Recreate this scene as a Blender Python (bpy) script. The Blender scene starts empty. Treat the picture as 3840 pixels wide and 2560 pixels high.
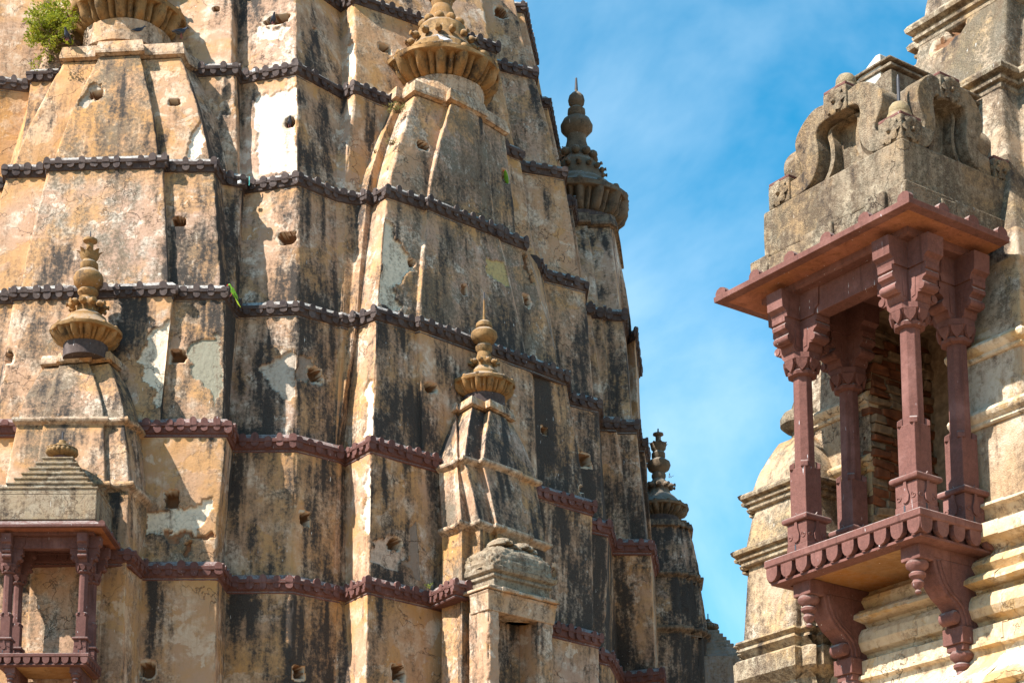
import bpy, math, random, json
import numpy as np
from mathutils import Vector, Matrix

random.seed(7)
rng = np.random.default_rng(11)
SC = bpy.context.scene
COL = SC.collection
R = math.radians

# ------------------------------------------------------------------ camera
cam = bpy.data.cameras.new('camera')
cam_ob = bpy.data.objects.new('camera', cam)
COL.objects.link(cam_ob)
cam.sensor_width = 36.0
cam.lens = 36.0 * 7510 / 3840
cam.shift_y = (2952 - 1280) / 3840
cam.clip_start = 0.1
cam.clip_end = 5000
cam_ob.location = (0, 0, 1.6)
cam_ob.rotation_euler = (math.pi / 2 + math.atan(1448 / 7510), 0, 0)
SC.camera = cam_ob

# ------------------------------------------------------------------ light
SUN_AZ, SUN_EL = 60.0, 46.0        # degrees left of the camera's back, elevation
sd = Vector((-math.sin(R(SUN_AZ)) * math.cos(R(SUN_EL)), -math.cos(R(SUN_AZ)) * math.cos(R(SUN_EL)), math.sin(R(SUN_EL))))
sun = bpy.data.lights.new('sun', 'SUN')
sun.energy = 5.0
sun.angle = R(0.5)
sun.color = (1.0, 0.945, 0.86)
sun_ob = bpy.data.objects.new('sun', sun)
COL.objects.link(sun_ob)
sun_ob.location = (-30, -20, 60)
sun_ob.rotation_euler = sd.to_track_quat('Z', 'Y').to_euler()

world = bpy.data.worlds.new('World')
SC.world = world
world.use_nodes = True
wn, wl = world.node_tree.nodes, world.node_tree.links
wn.clear()
w_out = wn.new('ShaderNodeOutputWorld')
w_bg = wn.new('ShaderNodeBackground')
sky = wn.new('ShaderNodeTexSky')
sky.sky_type = 'NISHITA'
sky.sun_disc = False
sky.sun_elevation = R(SUN_EL)
sky.sun_rotation = math.atan2(sd.x, sd.y)
sky.air_density = 1.0
sky.dust_density = 0.35
sky.ozone_density = 1.6
hs = wn.new('ShaderNodeHueSaturation')
hs.inputs['Hue'].default_value = 0.478
hs.inputs['Saturation'].default_value = 1.95
hs.inputs['Value'].default_value = 1.9
wl.new(sky.outputs[0], hs.inputs['Color'])
# thin high cloud veils
w_tc = wn.new('ShaderNodeTexCoord')
w_mp = wn.new('ShaderNodeMapping')
w_mp.inputs['Scale'].default_value = (1.6, 1.6, 2.2)
w_mp.inputs['Rotation'].default_value = (0.3, 0.5, 0.2)
w_nz = wn.new('ShaderNodeTexNoise')
w_nz.inputs['Scale'].default_value = 1.5
w_nz.inputs['Detail'].default_value = 7
w_nz.inputs['Roughness'].default_value = 0.55
w_nz.inputs['Distortion'].default_value = 0.6
w_mr = wn.new('ShaderNodeMapRange')
w_mr.inputs['From Min'].default_value = 0.42
w_mr.inputs['From Max'].default_value = 0.74
w_mr.inputs['To Max'].default_value = 0.75
w_mx = wn.new('ShaderNodeMixRGB')
w_mx.inputs['Color2'].default_value = (8.2, 10.4, 11.8, 1)
wl.new(w_tc.outputs['Generated'], w_mp.inputs[0])
wl.new(w_mp.outputs[0], w_nz.inputs['Vector'])
wl.new(w_nz.outputs[0], w_mr.inputs[0])
wl.new(w_mr.outputs[0], w_mx.inputs['Fac'])
wl.new(hs.outputs[0], w_mx.inputs['Color1'])
wl.new(w_mx.outputs[0], w_bg.inputs['Color'])
w_bg.inputs['Strength'].default_value = 0.05
wl.new(w_bg.outputs[0], w_out.inputs[0])

SC.view_settings.view_transform = 'Standard'
SC.view_settings.look = 'None'
SC.view_settings.exposure = 1.32
SC.view_settings.gamma = 1.0
SC.view_settings.use_curve_mapping = False
SC.cycles.max_bounces = 6
SC.cycles.diffuse_bounces = 4

# ------------------------------------------------------------------ helpers
def link(o, parent=None):
    COL.objects.link(o)
    if parent is not None:
        o.parent = parent
    return o

def tag(o, label=None, cat=None, group=None, kind=None):
    if label: o['label'] = label
    if cat: o['category'] = cat
    if group: o['group'] = group
    if kind: o['kind'] = kind
    return o

def thing(name, label, cat, loc=(0, 0, 0), rz=0.0, scale=1.0, group=None):
    o = bpy.data.objects.new(name, None)
    o.empty_display_size = 0.3
    o.location = loc
    o.rotation_euler = (0, 0, rz)
    o.scale = (scale,) * 3
    COL.objects.link(o)
    return tag(o, label, cat, group)

class MB:
    """collects shapes, then links them as one mesh object"""
    def __init__(self): self.v, self.f = [], []
    def add(self, v, f):
        b = len(self.v)
        self.v += [tuple(p) for p in v]
        self.f += [tuple(i + b for i in q) for q in f]
        return self
    def box(self, x0, x1, y0, y1, z0, z1, jit=0.0):
        v = [(x, y, z) for z in (z0, z1) for y in (y0, y1) for x in (x0, x1)]
        if jit: v = [tuple(c + random.uniform(-jit, jit) for c in p) for p in v]
        return self.add(v, [(0, 2, 3, 1), (4, 5, 7, 6), (0, 1, 5, 4), (2, 6, 7, 3), (0, 4, 6, 2), (1, 3, 7, 5)])
    def prism(self, poly, a0, a1, fn):
        """poly of 2-D points swept from a0 to a1; fn(p, a) -> xyz"""
        n = len(poly)
        v = [fn(p, a0) for p in poly] + [fn(p, a1) for p in poly]
        f = [tuple(range(n))[::-1], tuple(range(n, 2 * n))] + [(i, (i + 1) % n, n + (i + 1) % n, n + i) for i in range(n)]
        return self.add(v, f)
    def lathe(self, prof, c=(0, 0, 0), seg=32, rfun=None, cap=True):
        n = len(prof); v = []; f = []
        for (r, z) in prof:
            for k in range(seg):
                a = 2 * math.pi * k / seg
                rr = rfun(r, z, a) if rfun else r
                v.append((c[0] + rr * math.cos(a), c[1] + rr * math.sin(a), c[2] + z))
        for i in range(n - 1):
            for k in range(seg):
                k2 = (k + 1) % seg
                f.append((i * seg + k, i * seg + k2, (i + 1) * seg + k2, (i + 1) * seg + k))
        if cap:
            f.append(tuple(range(seg))[::-1])
            f.append(tuple((n - 1) * seg + k for k in range(seg)))
        return self.add(v, f)
    def sweep(self, sect, path, closed=False, caps=True):
        """vertical section [(out, z)] swept along a plan path [(x, y)]"""
        P = [np.array(p, float) for p in path]
        n = len(P); M = miter(P, closed); m = len(sect); v = []; f = []
        for i in range(n):
            for (o, z) in sect:
                q = P[i] + M[i] * o
                v.append((q[0], q[1], z))
        for i in range(n if closed else n - 1):
            j = (i + 1) % n
            for k in range(m):
                k2 = (k + 1) % m
                f.append((i * m + k, i * m + k2, j * m + k2, j * m + k))
        if caps and not closed:
            f.append(tuple(range(m))); f.append(tuple((n - 1) * m + k for k in range(m))[::-1])
        return self.add(v, f)
    def tube(self, pts, rad, seg=6):
        v = []; f = []
        pts = [Vector(p) for p in pts]
        n = len(pts)
        if not hasattr(rad, '__len__'): rad = [rad] * n
        for i, p in enumerate(pts):
            d = (pts[min(i + 1, n - 1)] - pts[max(i - 1, 0)]).normalized()
            u = d.orthogonal().normalized(); w = d.cross(u)
            if i and (u.dot(pu) < 0.99):
                u = (pu - d * pu.dot(d)).normalized(); w = d.cross(u)
            pu = u
            for k in range(seg):
                a = 2 * math.pi * k / seg
                v.append(p + (u * math.cos(a) + w * math.sin(a)) * rad[i])
        for i in range(n - 1):
            for k in range(seg):
                k2 = (k + 1) % seg
                f.append((i * seg + k, i * seg + k2, (i + 1) * seg + k2, (i + 1) * seg + k))
        f.append(tuple(range(seg))[::-1]); f.append(tuple((n - 1) * seg + k for k in range(seg)))
        return self.add(v, f)
    def mesh(self, name, mat, smooth=None):
        me = bpy.data.meshes.new(name)
        me.from_pydata(self.v, [], self.f)
        me.materials.append(mat)
        import bmesh
        b = bmesh.new(); b.from_mesh(me)
        bmesh.ops.recalc_face_normals(b, faces=b.faces)
        b.to_mesh(me); b.free()
        if smooth is not None:
            try: me.shade_smooth_by_angle(R(smooth)) if hasattr(me, 'shade_smooth_by_angle') else None
            except Exception: pass
            me.polygons.foreach_set('use_smooth', [True] * len(me.polygons))
            try:
                me.set_sharp_from_angle(angle=R(smooth))
            except Exception: pass
        return me
    def obj(self, name, mat, parent=None, smooth=None, loc=None, bevel=0.0, wear=0.0):
        o = bpy.data.objects.new(name, self.mesh(name, mat, smooth))
        link(o, parent)
        if loc is not None: o.location = loc
        if bevel:
            b = o.modifiers.new('edge', 'BEVEL'); b.width = bevel; b.segments = 2; b.limit_method = 'ANGLE'; b.angle_limit = R(40)
        return o

def miter(P, closed=False):
    n = len(P); M = []
    def nrm(a, b):
        d = b - a; d = d / max(np.hypot(*d), 1e-9); return np.array([d[1], -d[0]])
    for i in range(n):
        ns = []
        if i > 0 or closed: ns.append(nrm(P[i - 1], P[i]))
        if i < n - 1 or closed: ns.append(nrm(P[i], P[(i + 1) % n]))
        m = sum(ns); l = np.hypot(*m)
        if l < 0.3: M.append(ns[0]); continue
        m = m / l
        M.append(m / max(float(m @ ns[0]), 0.45))
    return M

# value noise -----------------------------------------------------------
def _h(i, j, k, s):
    n = (i.astype(np.int64) * 374761393 + j.astype(np.int64) * 668265263 + k.astype(np.int64) * 2147483647 + s * 1274126177) & 0xFFFFFFFF
    n = ((n ^ (n >> 13)) * 1274126177) & 0xFFFFFFFF
    n = ((n ^ (n >> 16)) * 668265263) & 0xFFFFFFFF
    return ((n ^ (n >> 15)) & 0xFFFF) / 65535.0
def vnoise(x, y, z, s=0):
    xi, yi, zi = np.floor(x), np.floor(y), np.floor(z)
    fx, fy, fz = x - xi, y - yi, z - zi
    fx = fx * fx * (3 - 2 * fx); fy = fy * fy * (3 - 2 * fy); fz = fz * fz * (3 - 2 * fz)
    r = 0
    for a in (0, 1):
        for b in (0, 1):
            for c in (0, 1):
                r = r + _h(xi + a, yi + b, zi + c, s) * (fx if a else 1 - fx) * (fy if b else 1 - fy) * (fz if c else 1 - fz)
    return r
def fbm(x, y, z, s=0, o=4, g=0.5):
    r = 0; a = 1; t = 0
    for k in range(o):
        r = r + a * vnoise(x, y, z, s + k * 17); t += a; a *= g; x, y, z = x * 2.03, y * 2.03, z * 2.03
    return r / t
def sstep(x, a, b):
    t = np.clip((x - a) / (b - a), 0, 1); return t * t * (3 - 2 * t)

# ------------------------------------------------------------------ materials
class NT:
    def __init__(self, name):
        self.m = bpy.data.materials.new(name); self.m.use_nodes = True
        self.t = self.m.node_tree; self.t.nodes.clear()
        self.out = self.n('ShaderNodeOutputMaterial'); self.b = self.n('ShaderNodeBsdfPrincipled')
        self.b.inputs['Roughness'].default_value = 0.9
        self.b.inputs['Specular IOR Level'].default_value = 0.2
        self.t.links.new(self.b.outputs[0], self.out.inputs[0])
    def n(self, ty, **kw):
        nd = self.t.nodes.new(ty)
        for k, v in kw.items(): setattr(nd, k, v)
        return nd
    def l(self, a, b): self.t.links.new(a, b)
    def val(self, sock, v):
        if hasattr(v, 'is_linked') or hasattr(v, 'links'): self.l(v, sock)
        else: sock.default_value = v
    def pos(self):
        if not hasattr(self, '_p'): self._p = self.n('ShaderNodeNewGeometry').outputs['Position']
        return self._p
    def noise(self, sc, detail=4, rough=0.55, scale=(1, 1, 1), dist=0.0, off=(0, 0, 0)):
        mp = self.n('ShaderNodeMapping'); mp.inputs['Scale'].default_value = scale; mp.inputs['Location'].default_value = off
        self.l(self.pos(), mp.inputs[0])
        t = self.n('ShaderNodeTexNoise'); t.inputs['Scale'].default_value = sc; t.inputs['Detail'].default_value = detail
        t.inputs['Roughness'].default_value = rough; t.inputs['Distortion'].default_value = dist
        self.l(mp.outputs[0], t.inputs['Vector']); return t.outputs[0]
    def rng(self, v, a, b, c=0.0, d=1.0):
        r = self.n('ShaderNodeMapRange'); r.interpolation_type = 'SMOOTHSTEP'
        for i, q in enumerate((v, a, b, c, d)): self.val(r.inputs[i], q)
        return r.outputs[0]
    def math(self, op, a, b=0.0):
        m = self.n('ShaderNodeMath', operation=op); self.val(m.inputs[0], a); self.val(m.inputs[1], b); return m.outputs[0]
    def mix(self, f, a, b, mode='MIX'):
        m = self.n('ShaderNodeMixRGB', blend_type=mode); self.val(m.inputs[0], f)
        for s, c in ((m.inputs[1], a), (m.inputs[2], b)):
            if isinstance(c, tuple): s.default_value = (*c, 1)
            else: self.l(c, s)
        return m.outputs[0]
    def bump(self, h, st=0.5, d=0.02, prev=None):
        b = self.n('ShaderNodeBump'); b.inputs['Strength'].default_value = st; b.inputs['Distance'].default_value = d
        self.l(h, b.inputs['Height'])
        if prev is not None: self.l(prev, b.inputs['Normal'])
        return b.outputs[0]

def plaster(name, base=(0.41, 0.268, 0.198), ochre=(0.46, 0.255, 0.112), cream=(0.66, 0.57, 0.475), mould_c=(0.020, 0.018, 0.017), lichen=(0.145, 0.122, 0.088), attr=True, grime=0.0, coarse=0.0, lich0=None):
    N = NT(name)
    big = N.noise(0.8, 5, 0.6, dist=0.4); mid = N.noise(2.6, 6, 0.62, off=(3, 1, 7)); fine = N.noise(16, 6, 0.65); grain = N.noise(70, 4, 0.7)
    streak = N.noise(1.0, 7, 0.62, scale=(5.5, 5.5, 0.55), dist=0.3)
    streak2 = N.noise(1.0, 5, 0.6, scale=(16, 16, 1.1), off=(5, 5, 2))
    c = N.mix(N.rng(big, 0.46, 0.68), base, ochre)
    c = N.mix(N.rng(mid, 0.47, 0.70), c, cream)
    pa = N.noise(0.85, 8, 0.62, off=(11, 2, 6), dist=0.5); pb = N.noise(1.15, 8, 0.64, off=(1, 15, 3), dist=0.4)
    ea = N.rng(pa, 0.555, 0.585); eb = N.rng(pb, 0.575, 0.60)
    c = N.mix(N.math('MULTIPLY', ea, 0.75), c, ochre)
    c = N.mix(N.math('MULTIPLY', eb, 0.7), c, tuple(min(.85, x * 1.04) for x in cream))
    c = N.mix(N.math('MULTIPLY', N.rng(streak2, 0.52, 0.75), 0.5), c, (0.30, 0.175, 0.10))
    c = N.mix(N.math('MULTIPLY', N.rng(fine, 0.35, 0.65), 0.28), c, (0.36, 0.235, 0.145))
    if attr:
        at = N.n('ShaderNodeAttribute'); at.attribute_name = 'wear'
        at2 = N.n('ShaderNodeAttribute'); at2.attribute_name = 'patch'
        sp = N.n('ShaderNodeSeparateColor'); N.l(at.outputs['Color'], sp.inputs[0])
        mould, ochr, lich = sp.outputs[0], sp.outputs[1], sp.outputs[2]
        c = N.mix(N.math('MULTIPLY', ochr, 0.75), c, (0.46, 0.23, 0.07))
        # exposed patches keep the colour of the undercoat
        pk = N.math('SUBTRACT', 1.0, at2.outputs['Alpha'])
        edge = N.rng(N.math('ADD', pk, N.math('MULTIPLY', N.math('SUBTRACT', fine, 0.5), 0.5)), 0.35, 0.6)
        pc = N.mix(N.math('MULTIPLY', N.rng(fine, 0.3, 0.7), 0.5), at2.outputs['Color'], N.mix(0.5, at2.outputs['Color'], (0.16, 0.13, 0.10)))
        c = N.mix(edge, c, pc)
    else:
        mould = 0.10 + grime; lich = (0.22 + grime) if lich0 is None else lich0
    med = N.noise(5.5, 6, 0.68, scale=(1, 1, 0.6), off=(2, 9, 4))
    s5 = N.math('ADD', N.math('MULTIPLY', N.math('SUBTRACT', streak, 0.5), 1.35), N.math('MULTIPLY', N.math('SUBTRACT', med, 0.5), 0.85))
    f5 = N.math('MULTIPLY', N.math('SUBTRACT', N.math('ADD', N.math('MULTIPLY', fine, 0.6), N.math('MULTIPLY', grain, 0.4)), 0.5), 1.5)
    m5 = N.math('ADD', N.math('MULTIPLY', N.math('SUBTRACT', mid, 0.5), 0.9), N.math('MULTIPLY', N.math('SUBTRACT', streak, 0.5), 0.6))
    # grey-green lichen
    lf = N.math('ADD', N.math('ADD', lich, m5), f5)
    c = N.mix(N.rng(lf, 0.22, 0.72, 0.0, 0.88), c, N.mix(N.rng(grain, 0.4, 0.62), lichen, (0.05, 0.045, 0.032)))
    # black mould running down
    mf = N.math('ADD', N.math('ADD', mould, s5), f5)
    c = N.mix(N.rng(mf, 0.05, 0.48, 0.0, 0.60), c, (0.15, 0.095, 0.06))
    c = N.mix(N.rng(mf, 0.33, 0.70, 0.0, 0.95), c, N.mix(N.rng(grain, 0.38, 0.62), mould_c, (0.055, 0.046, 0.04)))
    # bird lime specks
    sp2 = N.noise(1.0, 3, 0.5, scale=(42, 42, 5))
    patchy = N.noise(0.9, 2, 0.5, off=(9, 4, 1))
    c = N.mix(N.math('MULTIPLY', N.rng(sp2, 0.71, 0.76), N.rng(patchy, 0.45, 0.6)), c, (0.72, 0.72, 0.70))
    N.l(c, N.b.inputs['Base Color'])
    # hairline cracks
    vor = N.n('ShaderNodeTexVoronoi', feature='DISTANCE_TO_EDGE'); vor.inputs['Scale'].default_value = 1.15
    mpv = N.n('ShaderNodeVectorMath', operation='ADD'); nc = N.n('ShaderNodeTexNoise'); nc.inputs['Scale'].default_value = 2.5; nc.inputs['Detail'].default_value = 5
    N.l(N.pos(), nc.inputs['Vector']); N.l(N.pos(), mpv.inputs[0]); N.l(nc.outputs['Color'], mpv.inputs[1]); N.l(mpv.outputs[0], vor.inputs['Vector'])
    crack = N.math('MULTIPLY', N.rng(vor.outputs['Distance'], 0.0, 0.012, 1.0, 0.0), N.rng(N.noise(0.5, 2, off=(1, 8, 3)), 0.5, 0.62))
    h = N.math('SUBTRACT', N.math('ADD', N.math('ADD', N.math('MULTIPLY', fine, 0.7), N.math('MULTIPLY', N.math('ADD', ea, eb), -0.22)), N.math('MULTIPLY', grain, 0.35 + coarse)), N.math('MULTIPLY', crack, 1.2))
    N.l(N.bump(h, 0.75, 0.022 + 0.02 * coarse), N.b.inputs['Normal'])
    c2 = N.mix(N.math('MULTIPLY', crack, 0.75), c, (0.06, 0.04, 0.03))
    N.l(c2, N.b.inputs['Base Color'])
    return N.m

def sandstone(name, col=(0.128, 0.058, 0.049), dark=(0.035, 0.026, 0.028), amt=0.3, top_lime=0.5, ochre=0.0):
    N = NT(name)
    mid = N.noise(3.2, 6, 0.62); fine = N.noise(22, 6, 0.7); grain = N.noise(110, 3, 0.6); big = N.noise(0.9, 3)
    c = N.mix(N.rng(fine, 0.3, 0.7), col, tuple(x * 0.72 for x in col))
    c = N.mix(N.math('MULTIPLY', N.rng(grain, 0.45, 0.7), 0.35), c, tuple(min(1, x * 1.5) for x in col))
    if ochre:
        c = N.mix(N.math('MULTIPLY', N.rng(big, 0.4, 0.6), ochre), c, (0.30, 0.13, 0.03))
    fade = N.noise(1.9, 6, 0.65, off=(7, 3, 5)); drip = N.noise(1.0, 5, 0.6, scale=(13, 13, 1.0), off=(3, 1, 1))
    c = N.mix(N.rng(fade, 0.48, 0.70, 0.0, 0.55), c, tuple(x * 1.55 + .03 for x in col))
    c = N.mix(N.rng(drip, 0.54, 0.72, 0.0, 0.6), c, tuple(x * .42 for x in col))
    f = N.math('ADD', N.math('ADD', amt, N.math('MULTIPLY', N.math('SUBTRACT', mid, 0.5), 1.5)), N.math('MULTIPLY', N.math('SUBTRACT', fine, 0.5), 0.6))
    c = N.mix(N.rng(f, 0.36, 0.75, 0.0, 0.92), c, dark)
    # upward faces carry pale dust and lichen
    g = N.n('ShaderNodeNewGeometry'); sx = N.n('ShaderNodeSeparateXYZ'); N.l(g.outputs['True Normal'], sx.inputs[0])
    up = N.math('MULTIPLY', N.rng(sx.outputs[2], 0.30, 0.62), N.rng(N.math('ADD', fine, N.math('MULTIPLY', mid, 0.6)), 0.62, 0.95, 0.0, top_lime))
    c = N.mix(up, c, (0.42, 0.40, 0.37))
    sp2 = N.noise(1.0, 3, 0.5, scale=(38, 38, 7))
    c = N.mix(N.math('MULTIPLY', N.rng(sp2, 0.70, 0.75), N.rng(N.noise(0.8, 2, off=(4, 4, 4)), 0.42, 0.6, 0, 0.9)), c, (0.62, 0.64, 0.66))
    N.l(c, N.b.inputs['Base Color'])
    N.l(N.bump(N.math('ADD', fine, N.math('MULTIPLY', grain, 0.4)), 0.6, 0.012), N.b.inputs['Normal'])
    return N.m

def simple(name, col, var=0.35, sc=14, rough=0.8, bump=0.3):
    N = NT(name)
    f = N.noise(sc, 5, 0.6)
    c = N.mix(N.rng(f, 0.3, 0.7), col, tuple(x * (1 - var) for x in col))
    N.l(c, N.b.inputs['Base Color']); N.b.inputs['Roughness'].default_value = rough
    N.l(N.bump(f, bump, 0.01), N.b.inputs['Normal'])
    return N.m

M_wall = plaster('lime_plaster')
M_trim = plaster('weathered_trim_plaster', base=(0.46, 0.33, 0.23), cream=(0.62, 0.52, 0.41), attr=False, grime=0.10)
M_wall2 = plaster('pale_plaster', base=(0.45, 0.37, 0.28), ochre=(0.46, 0.33, 0.18), cream=(0.62, 0.55, 0.45), attr=True, coarse=0.5)
M_low = plaster('cream_moulding', base=(0.52, 0.41, 0.28), ochre=(0.52, 0.34, 0.15), cream=(0.70, 0.60, 0.46), attr=False, grime=-0.02, lich0=0.20)
M_lich = plaster('lichened_moulding', base=(0.42, 0.34, 0.24), ochre=(0.44, 0.30, 0.15), cream=(0.58, 0.49, 0.36), attr=False, grime=0.12, coarse=0.6, lich0=0.46)
M_slate = plaster('dark_grey_roof', base=(0.17, 0.155, 0.145), ochre=(0.18, 0.15, 0.12), cream=(0.23, 0.21, 0.19), attr=False, grime=0.10)  # plain dark grey tone for the far roof
M_dome = plaster('grey_roof_plaster', base=(0.34, 0.27, 0.19), ochre=(0.40, 0.26, 0.13), cream=(0.52, 0.43, 0.31), attr=False, grime=0.08, coarse=1.0, lich0=0.50)
M_roofgrey = plaster('grey_stone_roof', base=(0.36, 0.29, 0.205), ochre=(0.38, 0.27, 0.15), cream=(0.50, 0.43, 0.33), attr=False, grime=0.10, coarse=1.0, lich0=0.36)
M_dark = plaster('blackened_plaster', base=(0.30, 0.22, 0.16), ochre=(0.26, 0.17, 0.10), cream=(0.34, 0.28, 0.22), attr=False, grime=0.36)
M_red = sandstone('red_sandstone', amt=0.16)
M_red2 = sandstone('clean_red_sandstone', col=(0.150, 0.066, 0.054), amt=0.08, top_lime=0.45)
M_dk = sandstone('lichened_sandstone', col=(0.082, 0.06, 0.054), amt=0.42, top_lime=0.85)
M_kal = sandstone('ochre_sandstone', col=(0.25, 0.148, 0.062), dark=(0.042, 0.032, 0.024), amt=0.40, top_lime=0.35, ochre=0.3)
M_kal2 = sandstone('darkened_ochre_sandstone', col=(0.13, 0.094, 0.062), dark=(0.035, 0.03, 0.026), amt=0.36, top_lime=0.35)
M_iron = simple('dark_iron', (0.055, 0.055, 0.065), rough=0.55)
M_eave = sandstone('bounce_lit_sandstone', col=(0.26, 0.10, 0.06), amt=0.05, top_lime=0.1, ochre=0.3)  # red stone with orange bounce light painted into its colour
M_brick = simple('old_brick', (0.20, 0.075, 0.036), 0.5, 9, 0.95, 0.8)
M_mortar = simple('crumbling_mortar', (0.27, 0.185, 0.115), 0.5, 12, 0.95, 0.9)
M_ground = simple('sandy_ground', (0.31, 0.205, 0.12), 0.25, 0.5, 0.95, 0.3)
M_soffit = plaster('bounce_tinted_soffit', base=(0.25, 0.125, 0.045), ochre=(0.30, 0.12, 0.025), cream=(0.36, 0.21, 0.09), attr=False, grime=-0.12)  # orange bounce under the decks is painted into this plaster

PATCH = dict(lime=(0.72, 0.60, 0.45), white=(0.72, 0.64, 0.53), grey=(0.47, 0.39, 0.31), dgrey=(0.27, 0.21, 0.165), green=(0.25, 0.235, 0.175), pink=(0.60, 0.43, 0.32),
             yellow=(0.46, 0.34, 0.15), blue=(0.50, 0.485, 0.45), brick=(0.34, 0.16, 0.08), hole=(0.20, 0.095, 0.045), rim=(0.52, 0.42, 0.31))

# ------------------------------------------------------------------ wall builder
def np_mesh(name, V, Q, mat, wear=None, patch=None, smooth=True):
    me = bpy.data.meshes.new(name)
    me.vertices.add(len(V)); me.vertices.foreach_set('co', np.asarray(V, np.float32).ravel())
    me.loops.add(Q.size); me.loops.foreach_set('vertex_index', Q.astype(np.int32).ravel())
    me.polygons.add(len(Q)); me.polygons.foreach_set('loop_start', np.arange(0, Q.size, 4, dtype=np.int32))
    me.polygons.foreach_set('use_smooth', np.full(len(Q), smooth))
    me.update(calc_edges=True)
    for nm, d in (('wear', wear), ('patch', patch)):
        if d is not None:
            a = me.attributes.new(nm, 'FLOAT_COLOR', 'POINT'); a.data.foreach_set('color', d.astype(np.float32).ravel())
    me.materials.append(mat)
    return me

def inpoly(x, y, P):
    c = np.zeros(x.shape, bool); n = len(P)
    for i in range(n):
        (x1, y1), (x2, y2) = P[i], P[(i + 1) % n]
        if y1 == y2: continue
        k = ((y1 > y) != (y2 > y)) & (x < (x2 - x1) * (y - y1) / (y2 - y1) + x1)
        c ^= k
    return c

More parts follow.
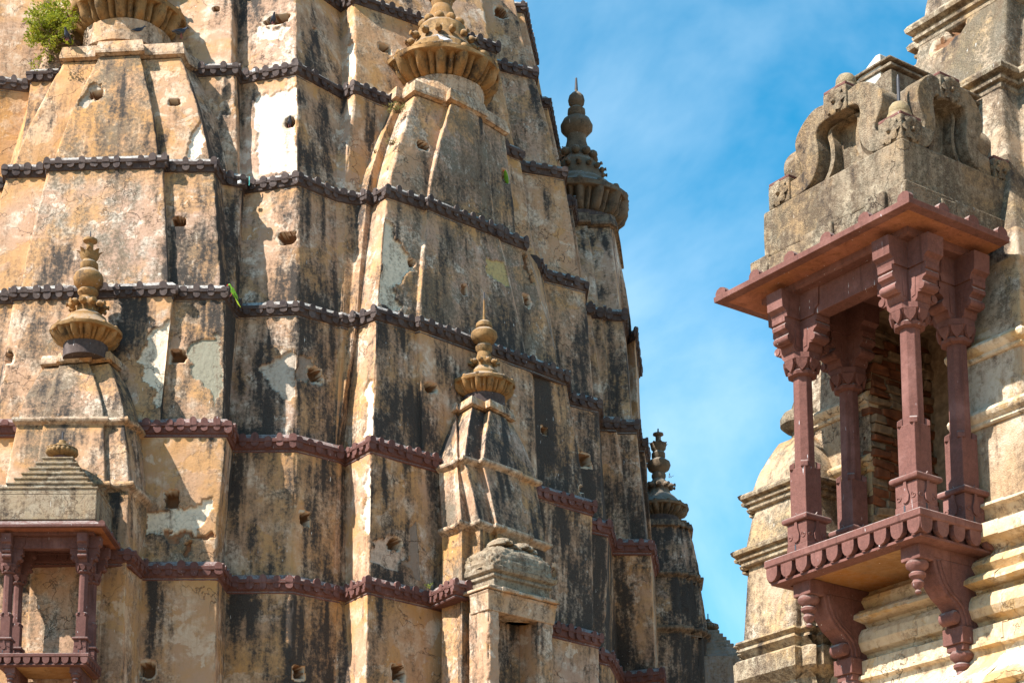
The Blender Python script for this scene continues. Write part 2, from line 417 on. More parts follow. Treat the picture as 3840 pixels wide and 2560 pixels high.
def wall_tier(T, parent, mat, mould=None, du=0.028, seed=0, holes=(), flakes=(), name='wall_tier', amp=1.0):
    bot, top = np.array(T['bot']), np.array(T['top'])
    zb, zt = T['zb'], T['zt']; nf = len(bot) - 1
    nr = max(2, int((zt - zb) / du))
    t = np.linspace(0, 1, nr + 1)
    g = t ** T.get('curve', 1.15)
    cols = []; fac = []; corner = []; sloc = []
    for k in range(nf):
        L = max(np.hypot(*(bot[k + 1] - bot[k])), np.hypot(*(top[k + 1] - top[k])))
        n = int(min(max(2, math.ceil(L / du)), 400))
        for i in range(n):
            cols.append((k, i / n)); corner.append(i == 0)
    cols.append((nf - 1, 1.0)); corner.append(True)
    kk = np.array([c[0] for c in cols]); aa = np.array([c[1] for c in cols]); corner = np.array(corner)
    B = bot[kk] * (1 - aa[:, None]) + bot[kk + 1] * aa[:, None]
    Tp = top[kk] * (1 - aa[:, None]) + top[kk + 1] * aa[:, None]
    XY = B[None] * (1 - g[:, None, None]) + Tp[None] * g[:, None, None]
    Zz = np.broadcast_to((zb + (zt - zb) * t)[:, None], XY.shape[:2])
    d = (bot[1:] - bot[:-1]) + (top[1:] - top[:-1]); d = d / np.maximum(np.hypot(d[:, 0], d[:, 1]), 1e-9)[:, None]
    nrm = np.stack([d[:, 1], -d[:, 0]], -1)
    NC = nrm[kk].copy()
    conv = np.zeros(len(kk))
    ci = np.where(corner)[0]
    for c in ci:
        k = kk[c]
        if aa[c] == 0 and k > 0:
            m = nrm[k] + nrm[k - 1]; l = np.hypot(*m)
            NC[c] = m / l if l > 0.2 else nrm[k]
            cr = d[k - 1][0] * d[k][1] - d[k - 1][1] * d[k][0]
            conv[c] = 1 if cr > 0.05 else (-1 if cr < -0.05 else 0)
    X, Y = XY[..., 0], XY[..., 1]; Zf = np.array(Zz)
    low = fbm(X * 1.1, Y * 1.1, Zf * 1.1, seed, 3) - 0.5
    hi = fbm(X * 7, Y * 7, Zf * 7, seed + 5, 3) - 0.5
    dis = amp * (0.028 * low + 0.012 * hi)
    er = np.maximum(fbm(X * 5.5, Y * 5.5, Zf * 5.5, seed + 9, 3) - 0.45, 0)
    dis = dis - np.where(conv[None] > 0, 0.006 + amp * 0.11 * er, 0)
    # erosion spreads one column to each side of a convex edge
    for s in (-1, 1):
        nb = np.roll(conv > 0, s)
        dis = dis - np.where(nb[None], amp * 0.035 * er, 0)
    mo = np.zeros_like(X); oc = np.zeros_like(X); li = np.zeros_like(X)
    mw = mould or {}
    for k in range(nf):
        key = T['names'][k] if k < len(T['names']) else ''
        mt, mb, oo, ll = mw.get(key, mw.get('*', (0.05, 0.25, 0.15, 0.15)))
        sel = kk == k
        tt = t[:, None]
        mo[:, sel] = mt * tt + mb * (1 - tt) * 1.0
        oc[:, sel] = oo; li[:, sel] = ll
    # ochre stain under the cornices with some painted bounce light
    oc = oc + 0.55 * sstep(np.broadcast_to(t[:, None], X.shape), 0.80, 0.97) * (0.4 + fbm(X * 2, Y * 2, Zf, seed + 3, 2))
    oc = oc + 0.06 + 0.9 * (fbm(X * 0.9, Y * 0.9, Zf * 0.6, seed + 21, 3) - 0.5)
    big = fbm(X * 1.7, Y * 1.7, Zf * 0.75, seed + 41, 4) - 0.5
    mo = mo + 0.04 + 1.3 * big
    li = li + 0.9 * (fbm(X * 1.3, Y * 1.3, Zf * 1.0, seed + 61, 3) - 0.5)
    seg = np.hypot(np.diff(B[:, 0]), np.diff(B[:, 1])); sl = np.concatenate([[0], np.cumsum(seg)])
    zz_ = np.zeros_like(sl)
    st1 = vnoise(sl * 5.5, zz_, zz_ + 3.3, seed + 71) * .6 + vnoise(sl * 15, zz_, zz_ + 1.7, seed + 73) * .4
    ln = .25 + .75 * vnoise(sl * 2.6, zz_, zz_ + 8.1, seed + 79)
    dn = 1 - t[:, None]
    run = np.clip(st1[None] - .46, 0, 1) * 2.4 * (1 - sstep(dn, ln[None] * .35, ln[None]))
    mo = mo + run * .50 * (.35 + np.clip(mo + .25, 0, .7))
    patch = np.zeros(X.shape + (4,)); patch[..., 3] = 1
    jx = (fbm(X * 4, Y * 4, Zf * 4, 31, 4) - 0.5) * 0.42; jz = (fbm(X * 4, Y * 4, Zf * 4, 47, 4) - 0.5) * 0.42
    for (tn, kind, k, dep, pts) in flakes:
        if tn != T['name']: continue
        o = np.array(pts[0][:2]); P = [(float((np.array(p[:2]) - o) @ d[k]), p[2]) for p in pts]
        ss = (X - o[0]) * d[k][0] + (Y - o[1]) * d[k][1]
        ins = inpoly(ss + jx, Zf + jz, P) & (kk == k)[None]
        dis = dis - np.where(ins, dep * 1.9 + .012, 0)
        patch[ins, :3] = PATCH[kind]; patch[ins, 3] = 0.42 if kind == 'white' else 0.12
        mo = np.where(ins, mo * 0.35 - 0.05, mo); li = np.where(ins, li * 0.5, li)
    for (tn, hx, hy, hz, k, rw, rh, dep) in holes:
        if tn != T['name']: continue
        ss = (X - hx) * d[k][0] + (Y - hy) * d[k][1]
        m = np.maximum(np.abs(ss / rw), np.abs((Zf - hz) / rh)) * 0.6 + np.sqrt((ss / rw) ** 2 + ((Zf - hz) / rh) ** 2) * 0.4
        near = (np.abs((X - hx) * nrm[k][0] + (Y - hy) * nrm[k][1]) < 0.6)
        m = m * 0.86 + (fbm(X * 8, Y * 8, Zf * 8, 77, 2) - 0.5) * 0.75
        m = np.where(near, m, 9)
        ins = m < 1
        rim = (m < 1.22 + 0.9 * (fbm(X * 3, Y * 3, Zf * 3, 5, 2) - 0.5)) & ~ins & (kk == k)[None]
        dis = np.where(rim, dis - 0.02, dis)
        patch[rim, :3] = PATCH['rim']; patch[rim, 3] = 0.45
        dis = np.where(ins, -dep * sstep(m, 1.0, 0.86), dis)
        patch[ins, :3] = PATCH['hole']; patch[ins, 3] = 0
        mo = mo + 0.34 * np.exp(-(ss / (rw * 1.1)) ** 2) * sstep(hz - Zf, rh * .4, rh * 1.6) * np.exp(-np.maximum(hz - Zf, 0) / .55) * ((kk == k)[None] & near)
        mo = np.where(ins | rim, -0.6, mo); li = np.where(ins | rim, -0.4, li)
    X2 = X + NC[None, :, 0] * dis; Y2 = Y + NC[None, :, 1] * dis
    V = np.stack([X2, Y2, Zf], -1).reshape(-1, 3)
    nc = len(kk)
    idx = np.arange((nr + 1) * nc).reshape(nr + 1, nc)
    Q = np.stack([idx[:-1, :-1], idx[:-1, 1:], idx[1:, 1:], idx[1:, :-1]], -1).reshape(-1, 4)
    wear = np.stack([mo, np.clip(oc, 0, 1), li, np.ones_like(mo)], -1).reshape(-1, 4)
    me = np_mesh(name, V, Q, mat, wear, patch.reshape(-1, 4))
    o = bpy.data.objects.new(name, me)
    link(o, parent)
    return o

def to_parent(o, root):
    """keep world-coordinate geometry under a root that is only translated"""
    o.parent = root
    o.location = Vector(o.location) - root.location
    return o

